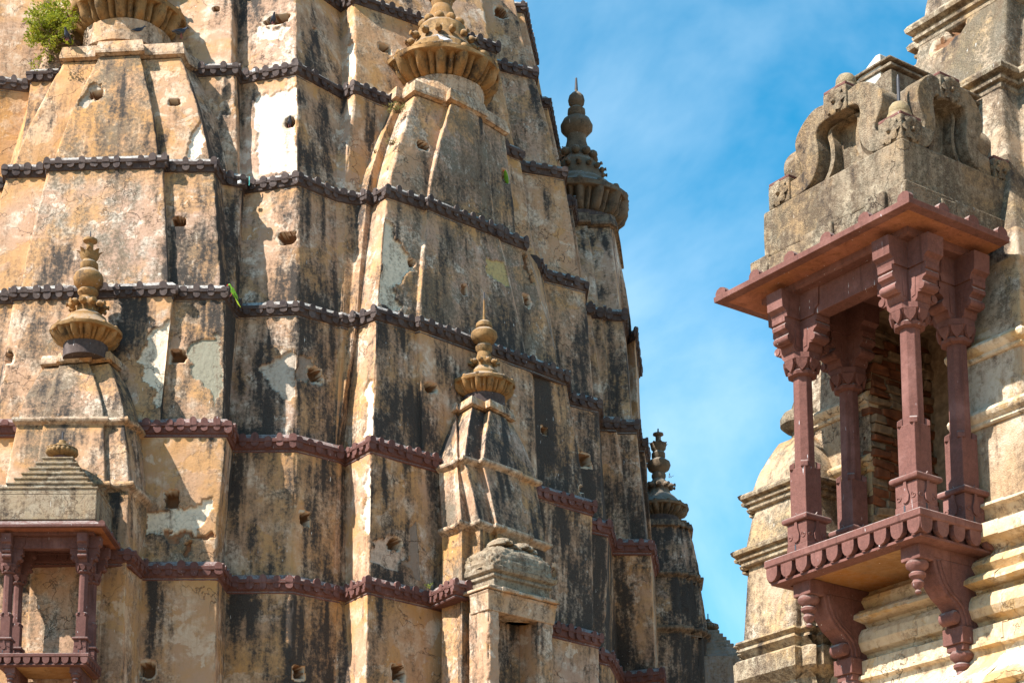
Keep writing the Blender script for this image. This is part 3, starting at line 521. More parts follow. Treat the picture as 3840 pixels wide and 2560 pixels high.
# plan rings (metres) of the tower storeys, cornices and finial profiles
DATA = json.loads('''{"tiers":[{"name":"T0m","names":["m0","m1","m2","m3","l8","c1","c2","p1","s2","s3","s4","s5","t1","t2"],"bot":[[-12.329,38.398],[-9.38,38.827],[-9.325,38.439],[-5.941,38.21],[-5.829,38.546],[-4.591,38.183],[-3.712,39.488],[-3.382,39.102],[-0.491,40.965],[-0.721,41.548],[0.414,42.062],[0.324,43.333],[0.736,43.333],[1.008,45.702]],"top":[[-11.814,39.199],[-8.967,39.613],[-8.914,39.293],[-6.12,39.056],[-6.014,39.374],[-4.841,39.017],[-3.906,40.367],[-3.599,39.983],[-0.816,41.794],[-0.92,42.157],[-0.025,42.549],[-0.221,43.445],[0.261,43.509],[0.581,46.013]],"zb":26.355,"zt":28.89,"curve":1.15},{"name":"T10","names":["m0","m1","m2","m3","l8","c1","c2","p1","s2","s3","s4","s5","t1","t2"],"bot":[[-12.65,37.444],[-9.829,38.173],[-9.783,37.712],[-5.741,37.48],[-5.683,37.858],[-4.418,37.433],[-3.541,38.47],[-3.246,38.196],[0.073,40.876],[-0.064,41.385],[1.06,41.761],[1.001,43.153],[1.289,43.153],[1.551,45.621]],"top":[[-12.314,38.299],[-9.465,38.713],[-9.412,38.344],[-5.87,38.105],[-5.764,38.423],[-4.549,38.067],[-3.702,39.323],[-3.402,38.971],[-0.368,40.925],[-0.593,41.496],[0.518,41.999],[0.431,43.233],[0.825,43.233],[1.108,45.691]],"zb":23.727,"zt":26.275,"curve":1.15},{"name":"T21","names":["m0","m1","m2","m3","l8","c1","c2","p1","s2","s3","s4","s5","t1","t2"],"bot":[[-13.038,37.196],[-10.373,37.719],[-9.928,37.192],[-5.476,37.058],[-5.469,37.338],[-4.28,36.929],[-3.578,37.597],[-3.412,37.669],[0.48,40.615],[0.602,41.178],[1.521,41.727],[1.472,43.017],[1.702,43.017],[1.901,45.615]],"top":[[-12.625,37.347],[-9.917,38.047],[-9.874,37.617],[-5.656,37.375],[-5.603,37.726],[-4.386,37.316],[-3.533,38.326],[-3.25,38.064],[0.187,40.839],[0.057,41.32],[1.163,41.69],[1.106,43.053],[1.379,43.053],[1.651,45.611]],"zb":21.022,"zt":23.647,"curve":1.15},{"name":"T32","names":["k0","k1","l0","l1","l2","l3","l4","l5","l6","m3","l8","c1","c2","p1","p2","p3","p4","r2","r3","r4","r5","r6","r7","s2","s3","s4","s5","t1","t2","t3","t4","t5","t6","t8","t9"],"bot":[[-13.296,36.7],[-10.375,36.647],[-10.298,36.091],[-9.501,36.079],[-9.453,35.93],[-6.551,35.732],[-6.564,35.869],[-5.566,35.869],[-5.481,36.328],[-5.445,36.496],[-5.344,36.672],[-4.186,36.557],[-3.425,37.113],[-3.358,37.08],[-3.231,37.187],[-3.086,37.075],[-3.02,37.145],[-2.639,36.814],[-1.921,37.338],[-1.841,37.284],[0.31,39.209],[0.335,39.385],[1.03,39.918],[1.05,40.41],[1.086,41.035],[1.788,41.495],[1.854,42.565],[2.067,42.6],[2.102,42.672],[2.247,42.658],[2.269,42.772],[2.702,42.772],[2.817,43.908],[2.946,43.908],[3.055,44.696]],"top":[[-12.998,37.1],[-10.065,37.049],[-9.974,36.512],[-9.16,36.533],[-9.102,36.283],[-6.82,36.146],[-6.827,36.308],[-5.854,36.308],[-5.758,36.798],[-5.379,36.925],[-5.373,37.199],[-4.255,36.814],[-3.555,37.488],[-3.349,37.587],[-3.108,37.673],[-2.95,37.568],[-2.823,37.703],[-2.514,37.32],[-1.779,37.881],[-1.711,37.828],[-0.286,39.101],[-0.258,39.223],[0.282,39.682],[0.563,40.527],[0.69,41.115],[1.624,41.671],[1.576,42.917],[1.798,42.917],[1.826,43.148],[2.072,43.148],[2.099,43.243],[2.564,43.285],[2.716,44.683],[2.89,44.363],[3.128,46.647]],"zb":18.114,"zt":20.942,"curve":1.15},{"name":"T43","names":["k0","k1","l0","l1","l2","l3","l4","l5","l6","m3","l8","c1","c2","p1","p2","p3","p4","r2","r3","r4","r5","r6","r7","s2","s3","s4","s5","t1","t2","t3","t4","t5","t6","t8","t9"],"bot":[[-13.496,36.35],[-10.463,36.297],[-10.413,35.55],[-9.702,35.55],[-9.601,35.419],[-6.56,35.401],[-6.56,35.533],[-5.397,35.515],[-5.368,35.953],[-5.376,36.012],[-5.493,36.336],[-4.153,36.302],[-3.425,36.862],[-3.433,36.83],[-3.404,36.888],[-3.406,36.887],[-3.3,37.23],[-2.673,36.418],[-1.778,37.198],[-1.746,37.117],[0.519,39.189],[0.534,39.32],[1.55,40.02],[1.421,40.362],[1.41,41.024],[1.973,41.412],[2.139,42.721],[2.309,42.71],[2.33,42.774],[2.653,42.744],[2.679,42.834],[2.993,42.768],[3.24,44.815],[3.309,44.769],[3.35,46.505]],"top":[[-13.298,36.6],[-10.463,36.548],[-10.386,35.992],[-9.574,35.98],[-9.528,35.834],[-6.44,35.624],[-6.454,35.769],[-5.483,35.769],[-5.382,36.309],[-5.35,36.459],[-5.289,36.566],[-4.158,36.453],[-3.415,36.996],[-3.343,36.961],[-3.228,37.059],[-3.075,36.94],[-3.013,37.006],[-2.644,36.686],[-1.919,37.216],[-1.833,37.157],[0.404,39.159],[0.429,39.331],[1.128,39.867],[1.15,40.405],[1.183,40.979],[1.884,41.438],[1.949,42.479],[2.133,42.51],[2.161,42.566],[2.329,42.55],[2.352,42.672],[2.793,42.672],[2.907,43.808],[3.033,43.808],[3.154,44.682]],"zb":15.28,"zt":18.034,"curve":1.15},{"name":"T54","names":["k0","k1","l0","l5","l8","c1","c2","p4","r2","r3","q0","q1","s3","s4","s5","t5","t6"],"bot":[[-13.597,36.25],[-10.261,36.197],[-10.212,35.36],[-5.474,35.36],[-5.429,36.2],[-4.148,36.2],[-3.402,36.791],[-3.182,37.052],[-2.688,36.301],[-1.731,37.138],[0.866,39.399],[1.687,40.158],[1.466,41.101],[1.988,41.626],[2.369,43.599],[3.195,43.22],[3.401,44.924]],"top":[[-13.498,36.25],[-10.556,36.198],[-10.506,35.449],[-5.309,35.413],[-5.304,36.231],[-4.12,36.201],[-3.33,36.809],[-3.246,36.997],[-2.687,36.273],[-1.924,36.938],[0.588,39.038],[1.684,39.982],[1.501,40.965],[2.066,41.355],[2.225,42.607],[3.076,42.626],[3.3,44.479]],"zb":12.461,"zt":15.2,"curve":1.15},{"name":"T65","names":["k0","k1","l0","l5","l8","c1","c2","p4","r2","r3","q0","q1","s3","s4","s5","t5","t6"],"bot":[[-13.598,36.15],[-10.356,36.099],[-10.306,35.26],[-5.379,35.26],[-5.334,36.1],[-4.114,36.1],[-3.316,36.731],[-2.962,36.536],[-2.709,36.151],[-1.665,37.062],[0.933,39.324],[1.798,40.124],[1.576,41.07],[2.08,41.577],[2.443,43.455],[3.278,43.072],[3.501,44.912]],"top":[[-13.598,36.15],[-10.356,36.099],[-10.306,35.26],[-5.379,35.26],[-5.334,36.1],[-4.114,36.1],[-3.332,36.719],[-3.192,36.885],[-2.709,36.151],[-1.665,37.062],[0.933,39.324],[1.798,40.124],[1.576,41.07],[2.08,41.577],[2.443,43.455],[3.278,43.072],[3.501,44.912]],"zb":9.66,"zt":12.381,"curve":1.15},{"name":"leafA","names":["lz","l0","l1","l2","l3","l4","l5","l6","l7","lb"],"bot":[[-9.909,37.42],[-9.868,36.615],[-9.081,36.635],[-9.022,36.378],[-6.925,36.253],[-6.931,36.408],[-5.936,36.408],[-5.85,36.852],[-5.67,36.951],[-5.654,37.437]],"top":[[-9.111,38.514],[-9.063,36.984],[-8.333,36.916],[-8.305,36.78],[-7.464,36.706],[-7.48,36.881],[-6.664,36.811],[-6.635,37.148],[-6.39,37.487],[-6.341,38.663]],"zb":21.022,"zt":23.64,"curve":1.35},{"name":"leafR","names":["pz","p2","p3","p4","r2","r3","r4","r5","r6","r7","rb"],"bot":[[-3.27,38.042],[-2.988,37.713],[-2.965,37.698],[-2.818,37.855],[-2.497,37.459],[-1.778,38.008],[-1.715,37.958],[-0.377,39.154],[-0.349,39.278],[0.091,39.651],[-0.188,39.999]],"top":[[-3.594,39.745],[-2.588,38.739],[-2.409,38.47],[-2.285,38.583],[-2.011,38.219],[-1.362,38.701],[-1.274,38.534],[-0.625,39.176],[-0.697,39.225],[-0.157,39.897],[-1.111,40.946]],"zb":21.022,"zt":23.64,"curve":1.35},{"name":"leafE","names":["s5","t3","t4","t5","t6","t8","t9","tb"],"bot":[[1.592,42.997],[1.979,43.188],[2.022,43.336],[2.471,43.377],[2.671,44.901],[2.849,44.582],[3.013,46.53],[2.625,46.763]],"top":[[1.492,44.065],[1.79,44.054],[1.795,44.178],[2.314,44.148],[2.424,44.283],[2.552,45.201],[2.694,46.43],[1.962,46.613]],"zb":21.022,"zt":23.64,"curve":1.35},{"name":"B_top","names":["x","a","b","c","d","e","f","g","h","y"],"bot":[[-9.068,35.535],[-9.05,34.715],[-8.58,34.727],[-8.561,34.687],[-7.462,34.687],[-7.469,34.79],[-7.089,34.695],[-7.085,34.79],[-6.947,35.005],[-6.899,35.586]],"top":[[-8.785,36.15],[-8.766,35.3],[-8.465,35.252],[-8.435,35.164],[-7.867,35.071],[-7.876,35.194],[-7.498,35.078],[-7.492,35.147],[-7.329,35.729],[-7.279,36.622]],"zb":15.12,"zt":16.39,"curve":1.4},{"name":"B_mid","names":["x","a","b","c","d","e","f","g","h","y"],"bot":[[-9.212,35.384],[-9.195,34.582],[-8.634,34.582],[-8.602,34.491],[-7.334,34.391],[-7.337,34.494],[-6.898,34.393],[-6.895,34.478],[-6.785,35.107],[-6.736,35.603]],"top":[[-9.068,35.535],[-9.05,34.715],[-8.58,34.727],[-8.561,34.687],[-7.462,34.687],[-7.469,34.79],[-7.089,34.695],[-7.085,34.79],[-6.947,35.005],[-6.899,35.586]],"zb":13.77,"zt":15.04,"curve":1.15},{"name":"B_low","names":["x","a","b","c","d","e","f","g","h","y"],"bot":[[-9.232,35.334],[-9.214,34.512],[-8.648,34.512],[-8.617,34.422],[-7.313,34.319],[-7.316,34.419],[-6.879,34.318],[-6.875,34.426],[-6.765,35.054],[-6.716,35.551]],"top":[[-9.212,35.384],[-9.195,34.582],[-8.634,34.582],[-8.602,34.491],[-7.334,34.391],[-7.337,34.494],[-6.898,34.393],[-6.895,34.478],[-6.785,35.107],[-6.736,35.603]],"zb":9.66,"zt":13.69,"curve":1.15},{"name":"D_top","names":["x","z","a","b","c","d","e","f","g","h","y"],"bot":[[-1.433,37.3],[-1.125,36.992],[-1.066,36.869],[-1.028,36.958],[-0.91,36.727],[-0.622,37.002],[-0.55,36.858],[0.126,37.561],[0.116,37.651],[0.494,38.075],[0.092,38.522]],"top":[[-1.6,38.208],[-1.295,37.903],[-1.111,37.6],[-1.071,37.713],[-0.784,37.24],[-0.538,37.567],[-0.431,37.427],[-0.11,37.854],[-0.144,37.88],[0.006,38.119],[-0.414,38.585]],"zb":15.12,"zt":16.39,"curve":1.4},{"name":"D_mid","names":["x","z","a","b","c","d","e","f","g","h","y"],"bot":[[-1.353,37.103],[-1.039,36.788],[-0.965,36.6],[-0.792,36.796],[-0.616,36.55],[-0.344,36.918],[-0.284,36.807],[0.313,37.458],[0.304,37.594],[0.669,37.966],[0.282,38.397]],"top":[[-1.433,37.3],[-1.125,36.992],[-1.066,36.869],[-1.028,36.958],[-0.91,36.727],[-0.622,37.002],[-0.55,36.858],[0.126,37.561],[0.116,37.651],[0.494,38.075],[0.092,38.522]],"zb":13.77,"zt":15.04,"curve":1.15},{"name":"D_low","names":["x","z","a","b","c","d","e","f","g","h","y"],"bot":[[-1.337,37.049],[-1.026,36.737],[-0.941,36.523],[-0.763,36.724],[-0.587,36.476],[-0.317,36.841],[-0.259,36.732],[0.364,37.41],[0.355,37.546],[0.727,37.926],[0.327,38.37]],"top":[[-1.353,37.103],[-1.039,36.788],[-0.965,36.6],[-0.792,36.796],[-0.616,36.55],[-0.344,36.918],[-0.284,36.807],[0.313,37.458],[0.304,37.594],[0.669,37.966],[0.282,38.397]],"zb":9.66,"zt":13.69,"curve":1.15}],"cor":{"T0":{"z":26.335,"path":[[-9.5,38.25],[-5.8,38.0],[-5.7,38.3],[-4.507,37.95],[-3.693,39.158],[-3.421,38.84],[-0.245,40.886],[-0.465,41.444],[0.623,41.937],[0.539,43.133],[0.914,43.133],[1.207,45.679]]},"Tm":{"z":28.95,"path":[[-9.0,39.2],[-6.05,38.95],[-5.95,39.25],[-4.8,38.9],[-3.9,40.2],[-3.62,39.85],[-0.7,41.75],[-0.8,42.1],[0.09,42.49],[-0.1,43.36],[0.35,43.42],[0.68,46.0]]},"T1":{"z":23.707,"path":[[-12.6,37.25],[-10.005,37.921],[-9.965,37.522],[-5.571,37.27],[-5.522,37.593],[-4.353,37.2],[-3.524,38.181],[-3.255,37.932],[0.3,40.803],[0.179,41.255],[1.266,41.619],[1.21,42.953],[1.469,42.953],[1.75,45.6]]},"T2":{"z":21.002,"path":[[-13.0,37.0],[-10.15,36.95],[-10.058,36.41],[-9.239,36.431],[-9.183,36.187],[-6.715,36.04],[-6.722,36.208],[-5.772,36.208],[-5.671,36.722],[-5.281,36.852],[-5.276,37.06],[-4.23,36.7],[-3.497,37.405],[-3.31,37.494],[-3.121,37.562],[-2.934,37.438],[-2.829,37.551],[-2.531,37.182],[-1.78,37.755],[-1.707,37.698],[-0.196,39.047],[-0.168,39.169],[0.369,39.624]]},"T2x":{"z":21.002,"path":[[0.659,40.5],[0.779,41.051],[1.726,41.616],[1.68,42.817],[1.887,42.817],[1.915,43.048],[2.147,43.048],[2.176,43.149],[2.657,43.193],[2.761,44.466],[2.93,44.145],[3.227,46.635]]},"T3":{"z":18.094,"path":[[-13.3,36.5],[-10.55,36.45],[-10.473,35.893],[-9.647,35.881],[-9.602,35.739],[-6.329,35.517],[-6.344,35.669],[-5.399,35.669],[-5.284,36.289],[-5.235,36.46],[-4.13,36.35],[-3.405,36.88],[-3.328,36.843],[-3.225,36.93],[-3.064,36.805],[-3.006,36.868],[-2.65,36.558],[-1.917,37.094],[-1.824,37.03],[0.498,39.109],[1.226,39.816],[1.28,40.923],[1.981,41.382],[2.044,42.394],[2.41,42.442],[2.435,42.572],[2.883,42.572],[2.998,43.708],[3.12,43.708],[3.253,44.668]]},"T4":{"z":15.26,"path":[[-13.5,36.15],[-10.65,36.1],[-10.6,35.3],[-5.209,35.313],[-5.167,35.96],[-5.205,36.128],[-4.087,36.1],[-3.249,36.745],[-3.223,36.803],[-2.701,36.128],[1.793,39.944],[1.612,40.92],[2.16,41.298],[2.314,42.509],[3.165,42.528],[3.399,44.467]]},"T5":{"z":12.441,"path":[[-13.6,36.05],[-10.45,36.0],[-10.4,35.16],[-5.284,35.16],[-5.239,36.0],[-4.079,36.0],[-3.262,36.646],[-3.202,36.718],[-2.729,36.0],[-1.599,36.987],[1.0,39.25],[1.908,40.091],[1.686,41.039],[2.173,41.529],[2.517,43.311],[3.361,42.924],[3.6,44.9]]}},"spc":{"cA":{"z":23.7,"path":[[-9.191,38.511],[-9.141,36.911],[-8.4,36.842],[-8.372,36.705],[-7.376,36.618],[-7.391,36.793],[-6.591,36.725],[-6.557,37.119],[-6.311,37.46],[-6.261,38.66]]},"cR":{"z":23.7,"path":[[-3.651,39.688],[-2.651,38.688],[-2.423,38.348],[-2.296,38.464],[-2.027,38.107],[-1.389,38.581],[-1.294,38.401],[-0.5,39.187],[-0.58,39.242],[-0.052,39.9],[-1.052,41.0]]},"cE":{"z":23.7,"path":[[1.489,43.985],[1.867,43.971],[1.871,44.093],[2.351,44.066],[2.5,44.25],[2.632,45.191],[2.782,46.491],[1.982,46.691]]},"B1":{"z":15.1,"path":[[-9.148,35.533],[-9.128,34.633],[-8.63,34.646],[-8.611,34.607],[-7.375,34.607],[-7.381,34.686],[-7.013,34.593],[-7.006,34.765],[-6.869,34.979],[-6.819,35.579]]},"B2":{"z":13.75,"path":[[-9.312,35.382],[-9.292,34.482],[-8.705,34.482],[-8.675,34.396],[-7.231,34.282],[-7.233,34.367],[-6.802,34.268],[-6.796,34.467],[-6.686,35.094],[-6.636,35.594]]},"Bp":{"z":16.45,"path":[[-8.845,36.149],[-8.825,35.249],[-8.51,35.198],[-8.48,35.111],[-7.802,34.999],[-7.81,35.111],[-7.445,34.999],[-7.433,35.136],[-7.269,35.719],[-7.219,36.619]]},"D1":{"z":15.1,"path":[[-1.489,37.244],[-1.189,36.944],[-1.048,36.692],[-1.02,36.781],[-0.938,36.59],[-0.645,36.869],[-0.571,36.722],[0.21,37.532],[0.2,37.624],[0.601,38.076],[0.151,38.576]]},"D2":{"z":13.75,"path":[[-1.424,37.032],[-1.124,36.732],[-0.998,36.412],[-0.8,36.635],[-0.618,36.38],[-0.358,36.732],[-0.306,36.635],[0.416,37.421],[0.407,37.556],[0.806,37.963],[0.356,38.463]]},"Dp":{"z":16.45,"path":[[-1.642,38.165],[-1.342,37.865],[-1.097,37.468],[-1.058,37.581],[-0.79,37.133],[-0.538,37.468],[-0.431,37.328],[-0.027,37.865],[-0.064,37.894],[0.08,38.125],[-0.37,38.625]]}},"holes":[["leafA",-8.29,36.621,22.756,3,0.12,0.1,0.3],["leafA",-6.73,36.665,22.559,5,0.11,0.075,0.3],["T32",-6.475,36.125,19.763,6,0.11,0.09,0.3],["T43",-9.537,35.589,16.746,4,0.08,0.1,0.3],["T43",-6.329,35.663,16.777,6,0.125,0.12,0.3],["T54",-6.306,35.396,13.838,2,0.12,0.15,0.3],["T65",-6.636,35.26,10.579,2,0.125,0.12,0.3],["T21",-4.498,37.193,22.458,4,0.095,0.105,0.3],["T32",-4.425,36.799,19.711,10,0.15,0.125,0.3],["T43",-3.812,36.643,16.832,11,0.125,0.12,0.3],["T54",-3.926,36.361,13.792,5,0.105,0.12,0.3],["T65",-3.967,36.217,10.779,5,0.1,0.11,0.3],["T10",-4.877,37.908,25.178,4,0.25,0.1,0.3],["T10",-2.693,39.025,25.22,7,0.12,0.085,0.3],["T10",-6.164,37.923,25.405,2,0.06,0.05,0.3],["leafR",-1.865,38.15,22.451,4,0.11,0.075,0.3],["T32",-2.003,37.495,19.548,17,0.045,0.06,0.3],["T43",-1.591,37.313,16.822,19,0.13,0.085,0.3],["T54",-2.228,36.693,13.414,8,0.12,0.1,0.3],["T65",-2.139,36.648,10.873,8,0.12,0.13,0.3],["leafR",-0.144,39.659,22.579,8,0.1,0.14,0.3],["T32",0.312,39.542,19.68,21,0.07,0.11,0.3],["T43",0.673,39.475,16.76,21,0.07,0.07,0.3],["T43",1.577,41.193,16.761,24,0.14,0.13,0.3],["T43",1.495,39.998,15.681,21,0.08,0.06,0.15],["T54",0.88,39.352,13.651,10,0.045,0.13,0.3],["T0m",-0.241,42.223,28.03,9,0.14,0.13,0.3],["T10",-4.163,38.247,25.152,5,0.045,0.03,0.12],["T32",-0.975,38.241,19.319,19,0.07,0.11,0.1]],"flakes":[["T43","grey",10,0.018,[[-4.925,36.435,16.902],[-4.18,36.442,17.266],[-4.142,36.36,16.246],[-4.327,36.37,16.188],[-4.632,36.4,16.512],[-4.757,36.42,16.739]]],["T43","dgrey",11,0.018,[[-4.138,36.408,17.126],[-3.938,36.562,17.144],[-3.724,36.711,16.828],[-3.665,36.749,16.686],[-3.883,36.574,16.552],[-4.124,36.388,16.538]]],["T43","lime",4,0.018,[[-6.513,35.662,17.533],[-6.844,35.626,17.208],[-6.98,35.578,16.787],[-7.088,35.564,16.658],[-6.603,35.45,15.698],[-6.44,35.573,15.747]]],["T43","green",6,0.008,[[-6.192,35.676,16.952],[-5.521,35.691,17.237],[-5.46,35.557,15.74],[-5.993,35.625,16.408]]],["T54","lime",2,0.018,[[-6.749,35.389,13.584],[-6.216,35.392,13.704],[-5.473,35.398,13.943],[-5.466,35.392,13.704],[-5.912,35.377,13.108],[-6.676,35.378,13.167]]],["T54","brick",2,0.035,[[-6.424,35.379,13.212],[-6.013,35.378,13.167],[-5.492,35.379,13.197],[-5.473,35.375,13.049],[-6.406,35.377,13.123]]],["T54","brick",2,0.06,[[-6.05,35.374,13.004],[-5.923,35.374,13.004],[-5.914,35.368,12.752],[-6.027,35.368,12.752]]],["T32","lime",17,0.03,[[-2.682,37.388,20.371],[-2.431,37.305,20.363],[-2.307,37.344,20.019],[-1.911,37.537,19.387],[-2.347,37.168,19.049],[-2.189,37.182,18.374],[-2.61,36.883,18.432]]],["T32","yellow",19,0.012,[[-0.567,38.749,20.268],[-0.171,39.109,20.304],[0.037,39.389,20.195],[0.005,39.184,19.756],[-0.329,38.89,19.79],[-0.518,38.746,19.96]]],["T54","pink",8,0.018,[[-2.641,36.331,13.418],[-2.313,36.617,13.572],[-2.087,36.817,13.332],[-2.111,36.801,12.9],[-2.471,36.487,12.864],[-2.636,36.341,12.939]]],["leafA","white",5,0.02,[[-6.291,36.577,22.033],[-6.207,36.856,22.157],[-6.05,36.461,21.34],[-6.41,36.455,21.306],[-6.423,36.496,21.547]]],["leafA","grey",3,0.03,[[-8.59,36.583,22.416],[-8.552,36.627,22.696],[-8.366,36.661,22.971],[-8.185,36.643,22.929],[-8.191,36.591,22.612],[-8.444,36.579,22.446]]],["T21","white",4,0.006,[[-5.206,37.523,23.115],[-4.404,37.267,23.259],[-4.305,36.95,21.225],[-5.131,37.267,21.361]]],["T10","white",4,0.012,[[-5.299,38.021,25.047],[-4.551,37.752,24.964],[-4.724,37.733,24.62],[-5.297,37.948,24.718]]],["T10","white",6,0.012,[[-3.469,38.777,25.155],[-3.317,38.475,25.039],[-3.286,38.255,24.084],[-3.432,38.495,24.208]]],["T54","white",7,0.012,[[-2.828,36.437,14.796],[-2.7,36.235,15.028],[-2.684,36.292,13.587],[-2.855,36.516,13.661]]],["T43","white",16,0.012,[[-2.734,36.613,16.693],[-2.701,36.569,16.675],[-2.702,36.476,15.516],[-2.889,36.722,15.578],[-2.838,36.71,16.23],[-2.817,36.713,16.609]]],["T54","dgrey",8,0.006,[[-1.867,36.976,14.06],[-1.611,37.193,14.257],[-1.631,37.213,12.903],[-1.887,36.997,12.899],[-2.056,36.847,13.036],[-1.92,36.96,13.562]]],["T32","brick",21,0.08,[[0.282,39.64,20.767],[0.694,41.08,20.85],[0.675,40.955,20.684],[0.411,39.671,20.155],[0.281,39.606,20.472]]]],"fin":{"B":[[-7.957,35.15],[[0.405,16.483],[0.406,16.75],[0.457,16.768],[0.549,16.817],[0.617,16.89],[0.646,16.951],[0.666,16.969],[0.666,17.024],[0.635,17.054],[0.529,17.127],[0.401,17.225],[0.375,17.268],[0.367,17.304],[0.272,17.372],[0.215,17.411],[0.206,17.488],[0.201,17.595],[0.172,17.656],[0.143,17.696],[0.132,17.739],[0.19,17.81],[0.19,17.856],[0.161,17.887],[0.201,17.917],[0.267,17.994],[0.279,18.096],[0.253,18.182],[0.178,18.262],[0.144,18.281],[0.17,18.318],[0.167,18.41],[0.133,18.447],[0.127,18.472]]],"B_cup":[[-7.957,35.15],[[0.127,18.466],[0.167,18.534],[0.179,18.621],[0.254,18.676]]],"B_top":[[-7.957,35.15],[[0.075,18.633],[0.063,18.735],[0.066,18.813],[0.133,18.856],[0.133,18.9],[0.058,18.928],[0.023,18.937],[0.014,19.067]]],"D":[[-0.564,37.95],[[0.423,16.562],[0.423,16.848],[0.466,16.861],[0.546,16.903],[0.602,16.984],[0.62,17.062],[0.633,17.088],[0.633,17.147],[0.602,17.173],[0.461,17.238],[0.369,17.277],[0.292,17.329],[0.286,17.388],[0.231,17.44],[0.172,17.512],[0.172,17.587],[0.166,17.701],[0.142,17.783],[0.129,17.832],[0.166,17.882],[0.167,17.957],[0.13,17.99],[0.136,18.023],[0.222,18.068],[0.269,18.154],[0.259,18.252],[0.179,18.318],[0.142,18.331],[0.173,18.374],[0.161,18.45],[0.105,18.496],[0.031,18.516],[0.028,18.555],[0.012,19.134]]],"E":[[1.587,45.3],[[0.972,23.677],[0.974,24.221],[1.072,24.256],[1.169,24.34],[1.235,24.501],[1.268,24.655],[1.282,24.725],[1.282,24.852],[1.204,24.901],[0.912,25.112],[0.867,25.203],[0.685,25.323],[0.62,25.394],[0.574,25.57],[0.536,25.782],[0.392,25.938],[0.353,25.994],[0.327,26.08],[0.308,26.243],[0.236,26.491],[0.236,26.62],[0.288,26.669],[0.38,26.776],[0.394,26.898],[0.328,27.04],[0.21,27.112],[0.184,27.126],[0.223,27.205],[0.217,27.319],[0.151,27.369],[0.125,27.398]]],"E_top":[[1.587,45.3],[[0.123,27.396],[0.188,27.475],[0.206,27.573],[0.181,27.684],[0.108,27.77],[0.043,27.79],[0.036,27.869],[0.022,27.889],[0.014,28.185]]],"R":[[-1.52,39.55],[[0.905,23.643],[0.908,24.38],[0.988,24.405],[1.127,24.487],[1.219,24.612],[1.26,24.732],[1.278,24.782],[1.278,24.883],[1.198,24.927],[0.951,25.053],[0.738,25.242],[0.727,25.368],[0.635,25.463],[0.549,25.653],[0.521,25.907],[0.463,25.983],[0.382,26.034],[0.336,26.111],[0.29,26.212],[0.267,26.353],[0.203,26.493],[0.232,26.57],[0.232,26.608],[0.197,26.646],[0.302,26.71],[0.383,26.864],[0.337,27.024],[0.203,27.095],[0.198,27.172],[0.204,27.249],[0.116,27.313],[0.035,27.339],[0.023,27.7]]],"A":[[-7.948,37.75],[[0.908,24.106],[0.91,24.559],[0.982,24.583],[1.081,24.649],[1.148,24.771],[1.182,24.898],[1.193,24.946],[1.194,25.056],[1.106,25.104],[0.885,25.238],[0.692,25.409],[0.676,25.531],[0.582,25.622],[0.51,25.806],[0.489,26.051],[0.433,26.143],[0.356,26.192],[0.289,26.389],[0.256,26.573],[0.334,26.697],[0.368,26.851],[0.323,27.006],[0.195,27.098],[0.112,27.315],[0.034,27.377],[0.022,27.688]]],"F":[[3.508,45.6],[[0.455,16.623],[0.455,16.89],[0.51,16.92],[0.619,16.958],[0.678,17.023],[0.696,17.08],[0.704,17.099],[0.704,17.156],[0.656,17.175],[0.547,17.252],[0.474,17.328],[0.383,17.424],[0.292,17.5],[0.256,17.577],[0.241,17.673],[0.219,17.799],[0.165,17.853],[0.146,17.891],[0.168,17.941],[0.168,17.999],[0.146,18.045],[0.161,18.068],[0.242,18.122],[0.286,18.229],[0.271,18.314],[0.183,18.376],[0.139,18.403],[0.165,18.441],[0.165,18.537],[0.132,18.576],[0.117,18.595]]],"F_cup":[[3.508,45.6],[[0.11,18.564],[0.176,18.649],[0.198,18.784],[0.242,18.815]]],"F_top":[[3.508,45.6],[[0.073,18.726],[0.066,18.842],[0.066,18.966],[0.129,19.004],[0.125,19.043],[0.037,19.074],[0.018,19.089],[0.018,19.171]]]},"buds":{"B":[[0.285,17.555,10,0.15,"bud"]],"D":[[0.225,17.605,9,0.115,"bud"]],"R":[[0.67,25.603,14,0.17,"bud"],[0.382,26.047,10,0.22,"petal"]],"A":[[0.643,25.775,14,0.17,"bud"]],"E":[[0.633,25.641,15,0.15,"bud"],[0.405,26.065,10,0.22,"petal"]],"F":[[0.293,17.694,10,0.14,"bud"]]},"pts":{"kiosk":[-7.264,33.25,10.365],"niche":[-0.438,36.0,12.359],"p1":[-8.962,36.78,23.98],"p2":[-7.574,36.95,24.25],"p3":[-6.691,36.8,24.087],"p6":[-1.437,38.6,25.001],"parrot":[-5.333,35.62,17.957],"bush":[-8.758,37.5,23.975],"pl1":[-2.362,38.05,23.137],"pl2":[-2.455,37.75,22.254],"pl3":[-2.797,37.6,21.995],"pl4":[1.117,43.0,24.756],"pl5":[3.761,45.45,17.881],"box1":[-5.407,36.75,20.874],"box2":[-5.279,37.45,23.706],"stalk":[-1.591,36.9,12.559],"teal":[-5.234,36.9,21.01]}}''')

# ------------------------------------------------------------------ ground
g = MB().add([(-600, -600, 0), (600, -600, 0), (600, 600, 0), (-600, 600, 0)], [(0, 1, 2, 3)]).obj('ground', M_ground)
tag(g, kind='structure')

# ------------------------------------------------------------------ main tower
tower = thing('temple_tower', 'tall tiered temple tower with black streaked peach plaster and dark toothed cornices', 'tower', (-1.5, 42.0, 0))
